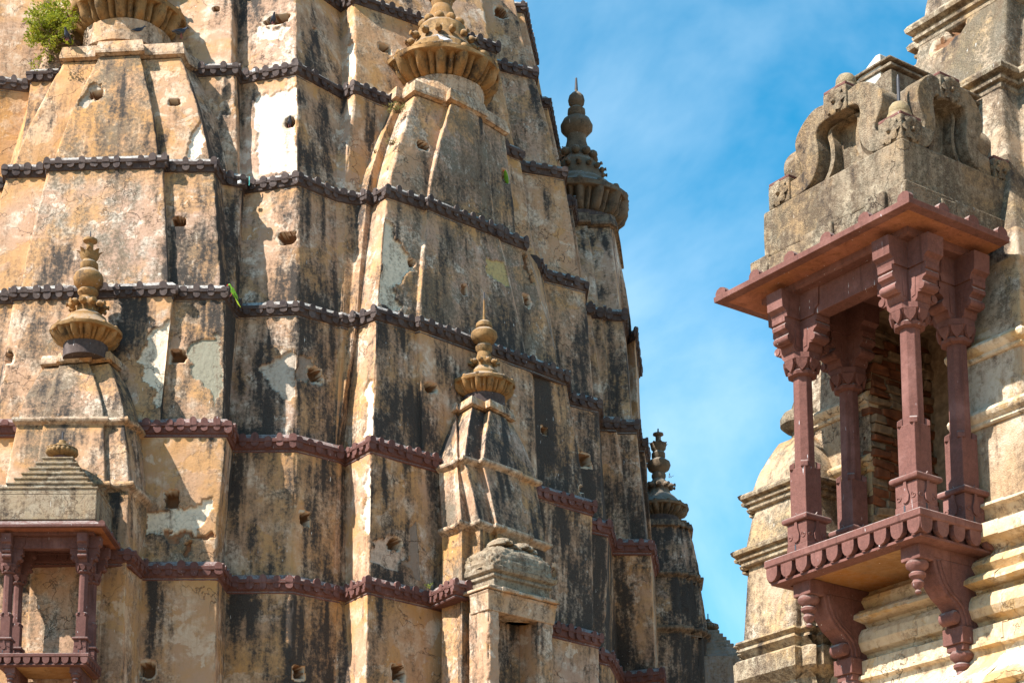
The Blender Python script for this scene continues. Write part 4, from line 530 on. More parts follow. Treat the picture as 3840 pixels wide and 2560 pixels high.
# per facet: (mould at top, mould at bottom, ochre, lichen), some painted shade and warm bounce included
MW = {
 'T0m': {'*': (.05, .20, .25, .10)},
 'T10': {'*': (.08, .24, .30, .10), 'm2': (.0, .05, .2, .05), 'l8': (.22, .30, .1, .25), 'c1': (.10, .40, .35, .12), 'c2': (.1, .2, .2, .1), 'p1': (.12, .16, .5, .1), 's3': (.15, .22, .1, .35), 's2': (.1, .2, .3, .1)},
 'T21': {'*': (.10, .25, .25, .15), 'm0': (.05, .15, .5, .1), 'm1': (.0, .1, .6, .0), 'm2': (.10, .30, .2, .2), 'l8': (.0, .0, .05, .0), 'c1': (.12, .42, .35, .15), 'c2': (.05, .15, .3, .1), 'p1': (.10, .18, .55, .1), 's3': (.05, .30, .3, .25)},
 'T32': {'*': (.12, .35, .2, .2), 'l0': (.0, .1, .2, .1), 'l2': (.12, .22, .1, .36), 'l4': (.10, .24, .15, .36), 'l3': (.3, .5, 0, .1), 'l5': (.40, .62, .0, .1), 'l6': (.35, .6, 0, .1), 'm3': (.3, .55, 0, .1), 'l8': (.12, .42, .1, .15), 'c1': (.16, .62, .2, .1), 'c2': (.1, .4, .4, .1), 'p1': (.1, .35, .6, 0), 'p2': (.1, .3, .4, 0), 'p3': (0, .2, .3, 0), 'p4': (.0, .12, .1, .1), 'r2': (.12, .36, .15, .42), 'r4': (.14, .46, .02, .52), 'r6': (.14, .36, .0, .5), 's3': (.14, .66, .05, .3), 't5': (.3, .6, 0, .2)},
 'T43': {'*': (.25, .55, .2, .2), 'l0': (.1, .2, .4, .2), 'l2': (.12, .16, .3, .34), 'l4': (.16, .26, .35, .36), 'l5': (.4, .6, 0, 0), 'l6': (.4, .62, 0, 0), 'm3': (.3, .55, .2, 0), 'l8': (.16, .60, .1, .12), 'c1': (.26, .62, .25, .1), 'c2': (.3, .5, .2, .1), 'p1': (.0, .2, .2, .1), 'p4': (.05, .18, .15, .25), 'r2': (.44, .58, .05, .2), 'r4': (.10, .46, .25, .22), 'r6': (.34, .66, .1, .2), 's3': (.30, .62, .1, .2), 's4': (.5, .7, 0, 0), 't5': (.3, .66, .1, .1), 't3': (.2, .66, .1, .1), 't4': (.3, .7, .1, .1)},
 'T54': {'*': (.25, .40, .3, .15), 'l0': (.08, .14, .45, .30), 'l5': (.34, .5, .2, 0), 'l8': (.30, .36, .45, .2), 'c1': (.30, .40, .6, .1), 'c2': (.2, .4, .2, .1), 'p4': (.05, .0, .3, .1), 'r2': (.14, .30, .45, .12), 'r3': (.2, .35, .3, .2), 'q0': (.14, .62, .25, .12), 's3': (.42, .66, .05, .05), 's5': (.40, .64, .15, .05), 's4': (.4, .6, .2, .05)},  # l8, c1: mould deepened to paint shade; ochre adds painted warm bounce
 'T65': {'*': (.25, .30, .35, .1), 'l0': (.0, .05, .45, .05), 'l5': (.24, .34, .4, 0), 'l8': (.28, .32, .4, .15), 'c1': (.30, .42, .5, .1), 'p4': (.0, .05, .2, .05), 'r2': (.16, .30, .35, .15), 'r3': (.1, .2, .2, .1), 'q0': (.12, .2, .15, .15)},  # mould on l8, c1 and the ochre again include painted shade and bounce
 'leafA': {'*': (.10, .25, .3, .15), 'l0': (-.05, .26, .55, .30), 'l2': (-.08, .20, .60, .52), 'l3': (.4, .55, 0, 0), 'l4': (-.05, .10, .45, .30), 'l5': (.3, .5, 0, 0), 'l6': (.35, .5, .1, 0)},
 'leafR': {'*': (.06, .12, .2, .2), 'p2': (0, .1, .5, .1), 'p3': (0, .1, .7, .05), 'p4': (-.1, 0, .1, .15), 'r2': (.06, .16, .2, .42), 'r4': (.10, .26, .0, .52), 'r6': (.10, .2, .05, .5)},
 'leafE': {'*': (.2, .34, .15, .25)},
 'B_top': {'*': (.10, .18, .25, .48)}, 'B_mid': {'*': (.08, .12, .3, .42)}, 'B_low': {'*': (.12, .15, .4, .25)},
 'D_top': {'*': (.26, .40, .1, .46), 'z': (0, .1, .1, .2), 'b': (0, .1, .1, .2), 'd': (0, .1, .1, .2), 'c': (.44, .5, .1, .4), 'a': (.2, .3, .1, .3)}, 'D_mid': {'*': (.3, .42, .1, .42), 'z': (0, .1, .1, .2), 'b': (0, .1, .1, .2), 'd': (0, .1, .1, .2)}, 'D_low': {'*': (.12, .24, .4, .34)},  # D: mould plus painted shade on fronts, sunlit left returns kept paler
}
TT = {t['name']: t for t in DATA['tiers']}
def tier_obj(nm, root, name='wall_tier', seed=0, du=0.028, mat=None, amp=1.0):
    o = wall_tier(TT[nm], None, mat or M_wall, MW.get(nm), du=du, seed=seed, holes=DATA['holes'], flakes=DATA['flakes'], name=name, amp=amp)
    to_parent(o, root)
    return o
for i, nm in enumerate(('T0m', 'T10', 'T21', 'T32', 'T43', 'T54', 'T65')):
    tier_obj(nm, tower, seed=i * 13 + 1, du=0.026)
# masonry behind and below the faces in view
core = MB()
t6 = TT['T65']['bot']
core.sweep([(0.0, 0.0), (0.0, TT['T65']['zb'] + 0.05), (-0.3, TT['T65']['zb'] + 0.05), (-0.3, 0.0)], t6 + [[4.2, 52], [-11, 52]], closed=True)
core.lathe([(6.9, 0.0), (6.9, 12.0), (5.6, 21.0), (4.2, 29.0), (2.6, 36.0), (0.6, 39.0)], c=(-4.3, 46.8, 0), seg=8)
to_parent(core.obj('masonry_core', M_trim, None), tower)

# cornice section: (projection, height) measured from the lip
CS = [(0.0, 0.0), (0.004, 0.022), (-0.006, 0.028), (0.0, 0.034), (0.0, 0.07), (-0.035, 0.078), (-0.13, 0.185), (-0.34, 0.235), (-0.34, -0.19), (-0.10, -0.19), (-0.085, -0.165), (-0.10, -0.145), (-0.085, -0.125), (-0.06, -0.115), (-0.045, -0.008), (-0.03, 0.0)]
def tongue(w, h, th, down=False, pt=0.15):
    P = []
    n = 7
    for i in range(n + 1):
        a = math.pi * i / n
        x = w / 2 * math.cos(a); y = (h - w * 0.42) + w * 0.42 * math.sin(a) * (1 + pt * (1 - abs(math.cos(a))))
        P.append((x, y))
    P = [(w / 2, 0.0)] + P + [(-w / 2, 0.0)]
    if down: P = [(x, -y) for x, y in P]
    m = MB().prism(P, 0.0, th, lambda p, a: (p[0], a, p[1]))
    return m
me_ant = {k: tongue(0.138, 0.145, 0.055).mesh('antefix', m) for k, m in (('dk', M_dk), ('red', M_red))}
me_pen = {k: tongue(0.145, 0.118, 0.05, True).mesh('pendant', m) for k, m in (('dk', M_dk), ('red', M_red))}
todo = []
def cornice(key, path, z, root, style, teeth=True, name='cornice', sect=None, mat=None, breaks=()):
    mb = MB()
    path = [p for i, p in enumerate(path) if i == 0 or math.hypot(p[0] - path[i - 1][0], p[1] - path[i - 1][1]) > 0.02]
    mb.sweep([(o, z + h) for o, h in (sect or CS)], path)
    o = mb.obj(name, mat or (M_dk if style == 'dk' else M_red), None)
    to_parent(o, root)
    if teeth:
        for (a, b) in zip(path[:-1], path[1:]):
            a, b = np.array(a), np.array(b); L = np.hypot(*(b - a)); dr = (b - a) / max(L, 1e-6); n = np.array([dr[1], -dr[0]])
            mid = (a + b) / 2
            if n @ (-mid) < -0.02 * np.hypot(*mid) or L < 0.10: continue     # turned away from the yard
            k = max(1, round(L / 0.218))
            off = 0.5 if L < 0.5 else 0.36
            xs = [L / 2] if k == 1 else [0.075 + (L - 0.15) * i / (k - 1) for i in range(k)]
            for s in xs:
                p = a + dr * s
                p = p + dr * random.uniform(-.014, .014); todo.append((float(np.hypot(*p)), p, n, z + random.uniform(-.006, .006), math.atan2(dr[1], dr[0]), o, style))
    return o
ST = dict(Tm='dk', T0='dk', T1='dk', T2='dk', T2x='dk', T3='dk', T4='red', T5='red')
for k, c in DATA['cor'].items():
    cornice(k, c['path'], c['z'], tower, ST[k])
def place_teeth(todo, limit):
    todo.sort(key=lambda q: q[0])
    rest = {}
    for i, (dist, p, n, z, az, par, style) in enumerate(todo):
        for nm, me, zz, lift in (('antefix', me_ant[style], z + 0.015, 0.008), ('pendant', me_pen[style], z + 0.004, -0.008)):
            if random.random() < (0.11 if nm == 'antefix' else 0.05): continue       # broken away
            s = random.uniform(0.82, 1.10)
            loc = Vector((p[0] + n[0] * lift, p[1] + n[1] * lift, zz))
            M = Matrix.Translation(loc) @ Matrix.Rotation(az + random.uniform(-.10, .10), 4, 'Z') @ Matrix.Rotation(random.uniform(-.09, .09), 4, 'Y') @ Matrix.Diagonal((s, 1, random.uniform(0.62, 1.12), 1))
            if i < limit:
                o = bpy.data.objects.new(nm, me); link(o, par)
                o.matrix_basis = Matrix.Translation(-(par.matrix_world.translation if False else Vector((0, 0, 0)))) @ M
            else:
                mb = rest.setdefault((nm, par), (MB(), style))[0]
                mb.add([M @ v.co for v in me.vertices], [tuple(q.vertices) for q in me.polygons])
    for (nm, par), (mb, style) in rest.items():
        o = mb.obj(nm + '_row', M_dk if style == 'dk' else M_red, par)
        o['kind'] = 'stuff'

# ------------------------------------------------------------------ finials
def interp(prof):
    out = [prof[0]]
    for a, b in zip(prof[:-1], prof[1:]):
        n = 2
        for i in range(1, n + 1): out.append((a[0] + (b[0] - a[0]) * i / n, a[1] + (b[1] - a[1]) * i / n))
    return out
def wob(r, z, a):
    return r * (1 + .014 * math.sin(2 * a + z * 5) + .011 * math.sin(5 * a - z * 11 + 1) + .008 * math.sin(11 * a + z * 23)) if r > .03 else r
def finial(root, key, mat, amal, nl=28, top=None, cup=None, buds=(), rod_r=0.012, drum=None):
    (ax, ay), prof = DATA['fin'][key]
    z0, z1 = amal
    za, zb_ = prof[z0][1], prof[z1][1]
    # plain turned pieces, split at the ribbed wheel
    def loc(o): return to_parent(o, root)
    lo = [p for p in prof[:z0 + 1]]
    o = MB().lathe(lo, c=(ax, ay, 0), seg=40, rfun=wob).obj('drum', drum or M_dk, None, smooth=35); loc(o)
    rib = interp(prof[z0:z1])
    zr0, zr1 = prof[z1 - 1][1], prof[z1][1]
    zc = (za + zr0) / 2; hh = abs(zr0 - za) / 2
    def rf(r, z, a):
        u = (a * nl / (2 * math.pi)) % 1.0
        if u < .62: t = u / .62; lob = 1.0 - .26 * (abs(2 * t - 1) ** 2.6)
        else: t = (u - .62) / .38; lob = .90 - .16 * (abs(2 * t - 1) ** 2.2)
        w = .55 + .45 * (1 - min(1, abs(z - zc) / hh) ** 2)
        return wob(r, z, a * 1.0) * (1 - (1 - lob) * w) * (1 + .03 * math.sin(math.floor(a * nl / (2 * math.pi)) * 7.3))
    rim_r = prof[z1][0]
    o = MB().lathe(rib, c=(ax, ay, 0), seg=nl * 14, rfun=rf).obj('ribbed_wheel', mat, None, smooth=50); loc(o)
    wr = [(rim_r * 0.70, zr0 - .01), (rim_r * 0.985, zr0 - .01), (rim_r, zr0 + .008), (rim_r, zr1 - 0.008), (rim_r * 0.985, zr1), (rim_r * 0.70, zr1 + 0.02)]
    o = MB().lathe(wr, c=(ax, ay, 0), seg=72, rfun=wob).obj('wheel_rim', mat, None, smooth=40)
    loc(o)
    st = MB()
    for k in range(nl):
        a = 2 * math.pi * (k + .31) / nl; s_ = rim_r * .075
        st.lathe([(.001, -s_), (s_ * .9, -s_ * .4), (s_, 0), (s_ * .7, s_ * .7), (.001, s_)], c=(ax + rim_r * .93 * math.cos(a), ay + rim_r * .93 * math.sin(a), zr1 + s_ * .2), seg=8, cap=False)
    so_ = st.obj('rim_studs', mat, o, smooth=60); so_['kind'] = 'stuff'
    hi = prof[z1:]
    o = MB().lathe(hi, c=(ax, ay, 0), seg=40, rfun=wob).obj('vase', mat, None, smooth=38); loc(o)
    if cup:
        cp_ = DATA['fin'][cup][1]
        o = MB().lathe(cp_[:3], c=(ax, ay, 0), seg=32).obj('lotus_cup', mat, None, smooth=40); loc(o)
        r1_, za1 = cp_[2]; r2_, za2 = cp_[3]
        for k in range(8):
            a = 2 * math.pi * k / 8 + 0.2
            m = MB(); n = 5; H = za2 - cp_[1][1]
            V = []
            for i in range(n + 1):
                t = i / n; z = cp_[1][1] + H * (t if t < .9 else .9 - (t - .9) * .4); rr = cp_[1][0] * 0.96 + (r2_ - cp_[1][0]) * (t ** 2.2)
                w = (r1_ * 0.36) * (math.sin(math.pi * (0.25 + 0.72 * t)))
                for s in (-1, 0, 1):
                    rad = rr + (0.012 if s == 0 else 0.0); an = a + s * w / max(rr, .05)
                    V.append((ax + rad * math.cos(an), ay + rad * math.sin(an), z))
                    V.append((ax + (rad - .02) * math.cos(an), ay + (rad - .02) * math.sin(an), z - .004))
            F = []
            for i in range(n):
                for s in (0, 1):
                    for side in (0, 1):
                        A = i * 6 + s * 2 + side; F.append((A, A + 2, A + 8, A + 6))
            F += [(n * 6, n * 6 + 2, n * 6 + 3, n * 6 + 1), (n * 6 + 2, n * 6 + 4, n * 6 + 5, n * 6 + 3)]
            m.add(V, F)
            loc(m.obj('petal', mat, None, smooth=50))
    if top:
        tp = DATA['fin'][top][1]
        o = MB().lathe(tp[:-1], c=(ax, ay, 0), seg=28).obj('knob', mat, None, smooth=40); loc(o)
        pr = tp[-2:]
    else: pr = prof[-2:]
    o = MB().lathe([(rod_r * 1.4, pr[0][1] - .02), (rod_r * 0.8, pr[1][1])], c=(ax, ay, 0), seg=8).obj('rod', M_iron, None); loc(o)
    for (r, z, n, sz, kind) in buds:
        if kind == 'bud': P = [(0.0, -0.5), (0.34, -0.42), (0.5, -0.1), (0.46, 0.2), (0.26, 0.42), (0.20, 0.55), (0.30, 0.72), (0.30, 0.80), (0.0, 0.82)]
        else: P = [(0.0, -0.2), (0.42, -0.2), (0.5, 0.1), (0.4, 0.42), (0.16, 0.62), (0.0, 0.66)]
        mb = MB().lathe([(p[0] * sz, p[1] * sz) for p in P], seg=10, cap=False); me = mb.mesh('bud', mat, smooth=50)
        for k in range(n):
            a = 2 * math.pi * (k + 0.35) / n
            o = bpy.data.objects.new('bud' if kind == 'bud' else 'petal', me); link(o)
            tilt = math.pi / 2 if kind == 'bud' else math.pi * 0.62
            o.matrix_basis = Matrix.Translation((ax + r * math.cos(a), ay + r * math.sin(a), z)) @ Matrix.Rotation(a, 4, 'Z') @ Matrix.Rotation(tilt + random.uniform(-.12, .12), 4, 'Y') @ Matrix.Diagonal((1, 1, random.uniform(.85, 1.1), 1))
            to_parent(o, root)

CAP = [(0.0, 0.0), (0.004, 0.05), (-0.05, 0.27), (-0.5, 0.33), (-0.5, -0.03), (-0.09, -0.03), (-0.03, 0.0)]
BAND = [(0.0, 0.0), (0.01, 0.03), (0.0, 0.07), (-0.22, 0.13), (-0.30, 0.13), (-0.30, -0.14), (-0.13, -0.14), (-0.13, -0.10), (-0.10, -0.08), (-0.07, -0.05), (-0.02, -0.02)]
def cap(root, key, name='cap_course', sect=CAP, mat=None):
    c = DATA['spc'][key]
    o = MB().sweep([(o_, c['z'] + h) for o_, h in sect], c['path']).obj(name, mat or M_trim, None)
    to_parent(o, root)
    # roof slab closing the top of the body
    return o
def slab(root, key, dz, shrink, mat):
    c = DATA['spc'][key]; P = [np.array(p) for p in c['path']]
    M = miter(P); q = [P[i] - M[i] * shrink for i in range(len(P))]
    m = MB(); n = len(q)
    m.add([(*p, c['z'] + dz) for p in q] + [(*p, c['z'] + dz - .12) for p in q], [tuple(range(n)), tuple(range(n, 2 * n))[::-1]] + [(i, (i + 1) % n, n + (i + 1) % n, n + i) for i in range(n)])
    to_parent(m.obj('top_slab', mat, None), root)

def prof(key, i): return DATA['fin'][key][1][i]
# --- the three large spires built against the tower
spA = thing('attached_spire', 'large ochre plastered spire front with round ribbed finial beside the green bush', 'spire', (-7.9, 37.9, 21.0), group='large spires on the tower')
tier_obj('leafA', spA, 'spire_wall', 101, 0.026)
cap(spA, 'cA'); slab(spA, 'cA', 0.28, 0.3, M_trim)
finial(spA, 'A', M_kal, (1, 7), 15, buds=DATA['buds']['A'], drum=M_trim)
spR = thing('attached_spire', 'large spire front whose ochre finial carries bud rings, half in shade', 'spire', (-1.5, 39.5, 21.0), group='large spires on the tower')
tier_obj('leafR', spR, 'spire_wall', 103, 0.026)
cap(spR, 'cR'); slab(spR, 'cR', 0.28, 0.3, M_trim)
zz = lambda key, v: None
pR = DATA['fin']['R'][1]
finial(spR, 'R', M_kal, (1, 7), 15, buds=DATA['buds']['R'], drum=M_trim)
spE = thing('attached_spire', 'large shaded spire with grey brown finial standing against the blue sky', 'spire', (1.6, 45.3, 21.0), group='large spires on the tower')
tier_obj('leafE', spE, 'spire_wall', 105, 0.04, M_wall)
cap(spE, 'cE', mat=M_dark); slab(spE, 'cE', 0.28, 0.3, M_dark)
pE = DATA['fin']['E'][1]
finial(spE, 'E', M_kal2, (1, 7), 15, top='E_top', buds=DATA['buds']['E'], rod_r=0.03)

# --- small spires in front
spB = thing('miniature_spire', 'small sunlit plastered spire with lotus topped ochre finial behind the left pavilion', 'spire', (-8.0, 35.4, 9.6), group='small spires in front of the tower')
for i, nm in enumerate(('B_top', 'B_mid', 'B_low')): tier_obj(nm, spB, 'spire_wall', 111 + i, 0.026, None, .5)
cap(spB, 'B1', 'moulding', BAND); cap(spB, 'B2', 'moulding', BAND); cap(spB, 'Bp', sect=[(a * .7, b * .64) for a, b in CAP]); slab(spB, 'Bp', 0.16, 0.12, M_trim)
pB = DATA['fin']['B'][1]
finial(spB, 'B', M_kal, (1, 7), 13, top='B_top', cup='B_cup', buds=DATA['buds']['B'])
c5 = cornice('B5', [[-9.4, 34.24], [-7.01, 34.28], [-6.73, 34.31], [-6.65, 35.14]], DATA['cor']['T5']['z'], spB, 'red')
spD = thing('miniature_spire', 'small ribbed plaster spire with golden finial and tall iron rod above the niche', 'spire', (-0.6, 37.9, 9.6), group='small spires in front of the tower')
for i, nm in enumerate(('D_top', 'D_mid', 'D_low')): tier_obj(nm, spD, 'spire_wall', 121 + i, 0.026, None, .3)
cap(spD, 'D1', 'moulding', BAND); cap(spD, 'D2', 'moulding', BAND); cap(spD, 'Dp', sect=[(a * .7, b * .64) for a, b in CAP]); slab(spD, 'Dp', 0.16, 0.12, M_trim)
pD = DATA['fin']['D'][1]
finial(spD, 'D', M_kal, (1, 7), 13, buds=DATA['buds']['D'], rod_r=0.018)
c5d = cornice('D5', [[-1.62, 37.0], [-1.09, 36.17], [-0.75, 36.45]], DATA['cor']['T5']['z'], spD, 'red')
# --- the spire on the far side
def stepped(cx, cy, az, ws):
    """plan of a stepped square: ws = [(half width, distance)] from the corner to the middle bay"""
    one = []
    L = [(-w, -d) for w, d in ws]
    pts = []
    for (w, d) in ws: pts.append((w, d))
    side = []
    for i, (w, d) in enumerate(ws):
        if i: side.append((-w, -ws[i - 1][1]))
        side.append((-w, -d))
    full = side + [(-x, y) for x, y in side[::-1]]
    out = []
    for q in range(4):
        c, s = math.cos(az + q * math.pi / 2), math.sin(az + q * math.pi / 2)
        for x, y in full: out.append([cx + x * c - y * s, cy + x * s + y * c])
    return out
spF = thing('miniature_spire', 'small blackened spire at the far right edge of the tower below its lotus finial', 'spire', (3.5, 45.6, 9.6), group='small spires in front of the tower')
Fx, Fy = 3.508, 45.6
def fring(k): return stepped(Fx, Fy, R(-3), [(0.78 * k, 0.78 * k), (0.62 * k, 0.9 * k), (0.42 * k, 0.98 * k)])
FZ = [9.7, 13.9, 15.25, 16.5]; FK = [1.22, 1.18, 1.02, 0.80]
for i in range(3):
    b, t = fring(FK[i] * 0.94), fring(FK[i + 1] * 0.90)
    T = dict(name='F', names=[], bot=b + [b[0]], top=t + [t[0]], zb=FZ[i], zt=FZ[i + 1], curve=1.3)
    o = wall_tier(T, None, M_wall, {'*': (.48, .62, .02, .3)}, du=0.05, seed=140 + i, name='spire_wall'); to_parent(o, spF)  # heavy mould, with the tower's shadow painted into it
for i, nm in ((1, 'moulding'), (2, 'moulding'), (3, 'cap_course')):
    sec = BAND if i < 3 else [(a * .7, b * .6) for a, b in CAP]
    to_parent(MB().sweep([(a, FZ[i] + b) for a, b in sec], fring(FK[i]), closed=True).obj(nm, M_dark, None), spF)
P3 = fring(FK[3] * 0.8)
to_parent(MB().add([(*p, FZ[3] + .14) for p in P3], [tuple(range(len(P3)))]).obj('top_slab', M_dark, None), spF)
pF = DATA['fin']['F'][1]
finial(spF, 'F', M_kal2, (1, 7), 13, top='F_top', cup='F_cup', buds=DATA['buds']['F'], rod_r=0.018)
place_teeth(todo, 290)

# ------------------------------------------------------------------ pavilions (local x along the front, y to the back, z up from the deck)
def arm_poly(r1):
    return [(0, 2.0), (.155, 2.0), (.185, 2.03), (.195, 2.08), (.235, 2.075), (.27, 2.10), (.275, 2.145), (.25, 2.175), (.265, 2.20), (.30, 2.215), (.305, 2.25), (.285, 2.275), (.305, 2.285), (.305, 2.335), (0, 2.335)]
ARM2 = [(0, 2.337), (.285, 2.337), (.30, 2.39), (.345, 2.42), (.355, 2.60), (0, 2.60)]
def column(root, x, y, mat, arms=(0, 1, 2, 3), name='column', deco=True):
    c = MB()
    hb = .138
    c.box(x - hb, x + hb, y - hb, y + hb, 0.0, 0.085)
    c.box(x - hb + .006, x + hb - .006, y - hb + .006, y + hb - .006, 0.085, 0.30)
    c.box(x - .122, x + .122, y - .122, y + .122, 0.30, 0.375)
    c.box(x - .106, x + .106, y - .106, y + .106, 0.37, 0.86)
    # octagonal shaft with the four faces continued as pointed tongues
    r8 = .096 / math.cos(math.pi / 8)
    v = []
    for z, k in ((0.84, 1.0), (1.82, .93)):
        v += [(x + r8 * k * math.cos(math.pi / 8 + i * math.pi / 4), y + r8 * k * math.sin(math.pi / 8 + i * math.pi / 4), z) for i in range(8)]
    c.add(v, [(i, (i + 1) % 8, 8 + (i + 1) % 8, 8 + i) for i in range(8)] + [tuple(range(8, 16))])
    for q in range(4):
        a = q * math.pi / 2 + math.pi / 4
        px, py = x + .126 * math.cos(a), y + .135 * math.sin(a)
        t0 = Vector((-math.sin(a), math.cos(a), 0)) * .035
        nn = Vector((math.cos(a), math.sin(a), 0)) * -.05
        p = Vector((px, py, 0)) + Vector((math.cos(a), math.sin(a), 0)) * .018
        c.add([p + t0 + Vector((0, 0, .85)), p - t0 + Vector((0, 0, .85)), p - t0 + Vector((0, 0, .90)), p + t0 + Vector((0, 0, .90)),
               p + t0 + nn + Vector((0, 0, .85)), p - t0 + nn + Vector((0, 0, .85)), p - t0 + nn + Vector((0, 0, .93)), p + t0 + nn + Vector((0, 0, .93))],
              [(0, 1, 2, 3), (0, 3, 7, 4), (1, 5, 6, 2), (3, 2, 6, 7), (4, 7, 6, 5), (0, 4, 5, 1)])
    col = c.obj(name, mat, root, bevel=.006)
    # rounded collar
    mb = MB(); n = 8; sec = [(.148 + .022 * math.cos(math.pi * (k / n - .5)), .336 + .03 * math.sin(math.pi * (k / n - .5))) for k in range(n + 1)] + [(.11, .366), (.11, .306)]
    mb.sweep([(o - .148, z) for o, z in sec], [(x - .148, y - .148), (x + .148, y - .148), (x + .148, y + .148), (x - .148, y + .148)], closed=True)
    mb.obj('collar', mat, col, smooth=50)
    # carved leaf and scrolls on the base block
    if deco:
        for q in range(4):
            rot = Matrix.Translation((x, y, 0)) @ Matrix.Rotation(q * math.pi / 2, 4, 'Z')
            m = MB()
            for poly, th in (([(-.035, .12), (0, .10), (.035, .12), (.045, .17), (.022, .24), (.012, .34), (.018, .37), (0, .395), (-.018, .37), (-.012, .34), (-.022, .24), (-.045, .17)], .016),):
                m.prism(poly, 0, th, lambda p, a: tuple(rot @ Vector((p[0], -hb + .004 - a, p[1]))))
            for sx in (-1, 1):
                pts = []
                for i in range(16):
                    a = i / 15 * 2.2 * math.pi; rr = .034 * (1 - i / 19)
                    pts.append(rot @ Vector((sx * (.092 + rr * math.cos(a + 2.2)), -hb + .003, .165 + rr * math.sin(a + 2.2))))
                m.tube(pts, .0045, 5)
            m.box  # carved only
            m.obj('carving', mat, col, smooth=40)
            h = MB(); 
            h.prism([(-.010, .03), (.010, .03), (.010, .075), (0, .092), (-.010, .075)], 0, .02, lambda p, a: tuple(rot @ Vector((p[0] - .02, -hb - .0025 + a, p[1]))))
            h.obj('socket', M_iron, col)
    # bell capital with hanging leaves
    cb = MB()
    oct_ = lambda r, z: [(x + r / math.cos(math.pi / 8) * math.cos(math.pi / 8 + i * math.pi / 4), y + r / math.cos(math.pi / 8) * math.sin(math.pi / 8 + i * math.pi / 4), z) for i in range(8)]
    v = []; prof8 = [(.098, 1.785), (.135, 1.80), (.142, 1.83), (.118, 1.85), (.128, 1.885), (.158, 1.93), (.172, 1.945), (.172, 2.002)]
    for r, z in prof8: v += oct_(r, z)
    f = []
    for j in range(len(prof8) - 1):
        f += [(j * 8 + i, j * 8 + (i + 1) % 8, (j + 1) * 8 + (i + 1) % 8, (j + 1) * 8 + i) for i in range(8)]
    f += [tuple(range(8))[::-1], tuple((len(prof8) - 1) * 8 + i for i in range(8))]
    cb.add(v, f)
    for i in range(8):
        rot = Matrix.Translation((x, y, 0)) @ Matrix.Rotation(i * math.pi / 4, 4, 'Z')
        cb.prism([(-.055, 1.935), (-.05, 1.89), (-.03, 1.855), (0, 1.822), (.03, 1.855), (.05, 1.89), (.055, 1.935)], 0, .03, lambda p, a: tuple(rot @ Vector((.128 + a + (p[1] - 1.82) * .22, p[0], p[1]))))
    cap_ = cb.obj('capital', mat, col)
    for q in arms:
        rot = Matrix.Translation((x, y, 0)) @ Matrix.Rotation(q * math.pi / 2, 4, 'Z')
        b = MB()
        b.prism(arm_poly(0), -.088, .088, lambda p, a: tuple(rot @ Vector((p[0], a, p[1]))))
        b.prism(ARM2, -.105, .105, lambda p, a: tuple(rot @ Vector((p[0], a, p[1]))))
        b.prism([(.12, 2.05), (.165, 2.06), (.175, 2.25), (.12, 2.26)], -.094, .094, lambda p, a: tuple(rot @ Vector((p[0], a, p[1]))))
        for s in (-1, 1):   # rolled scroll ends
            pass
        b.lathe([(.0, -.098), (.038, -.098), (.042, -.085), (.042, .085), (.038, .098), (.0, .098)], seg=12, cap=False)
        k = len(b.v)
        nv = 6 * 12
        for i in range(k - nv, k):
            p = b.v[i]; q3 = rot @ Vector((.245 + p[0], p[2], 2.125 + p[1])); b.v[i] = tuple(q3)
        b.obj('bracket_arm', mat, col, smooth=35)
    return col

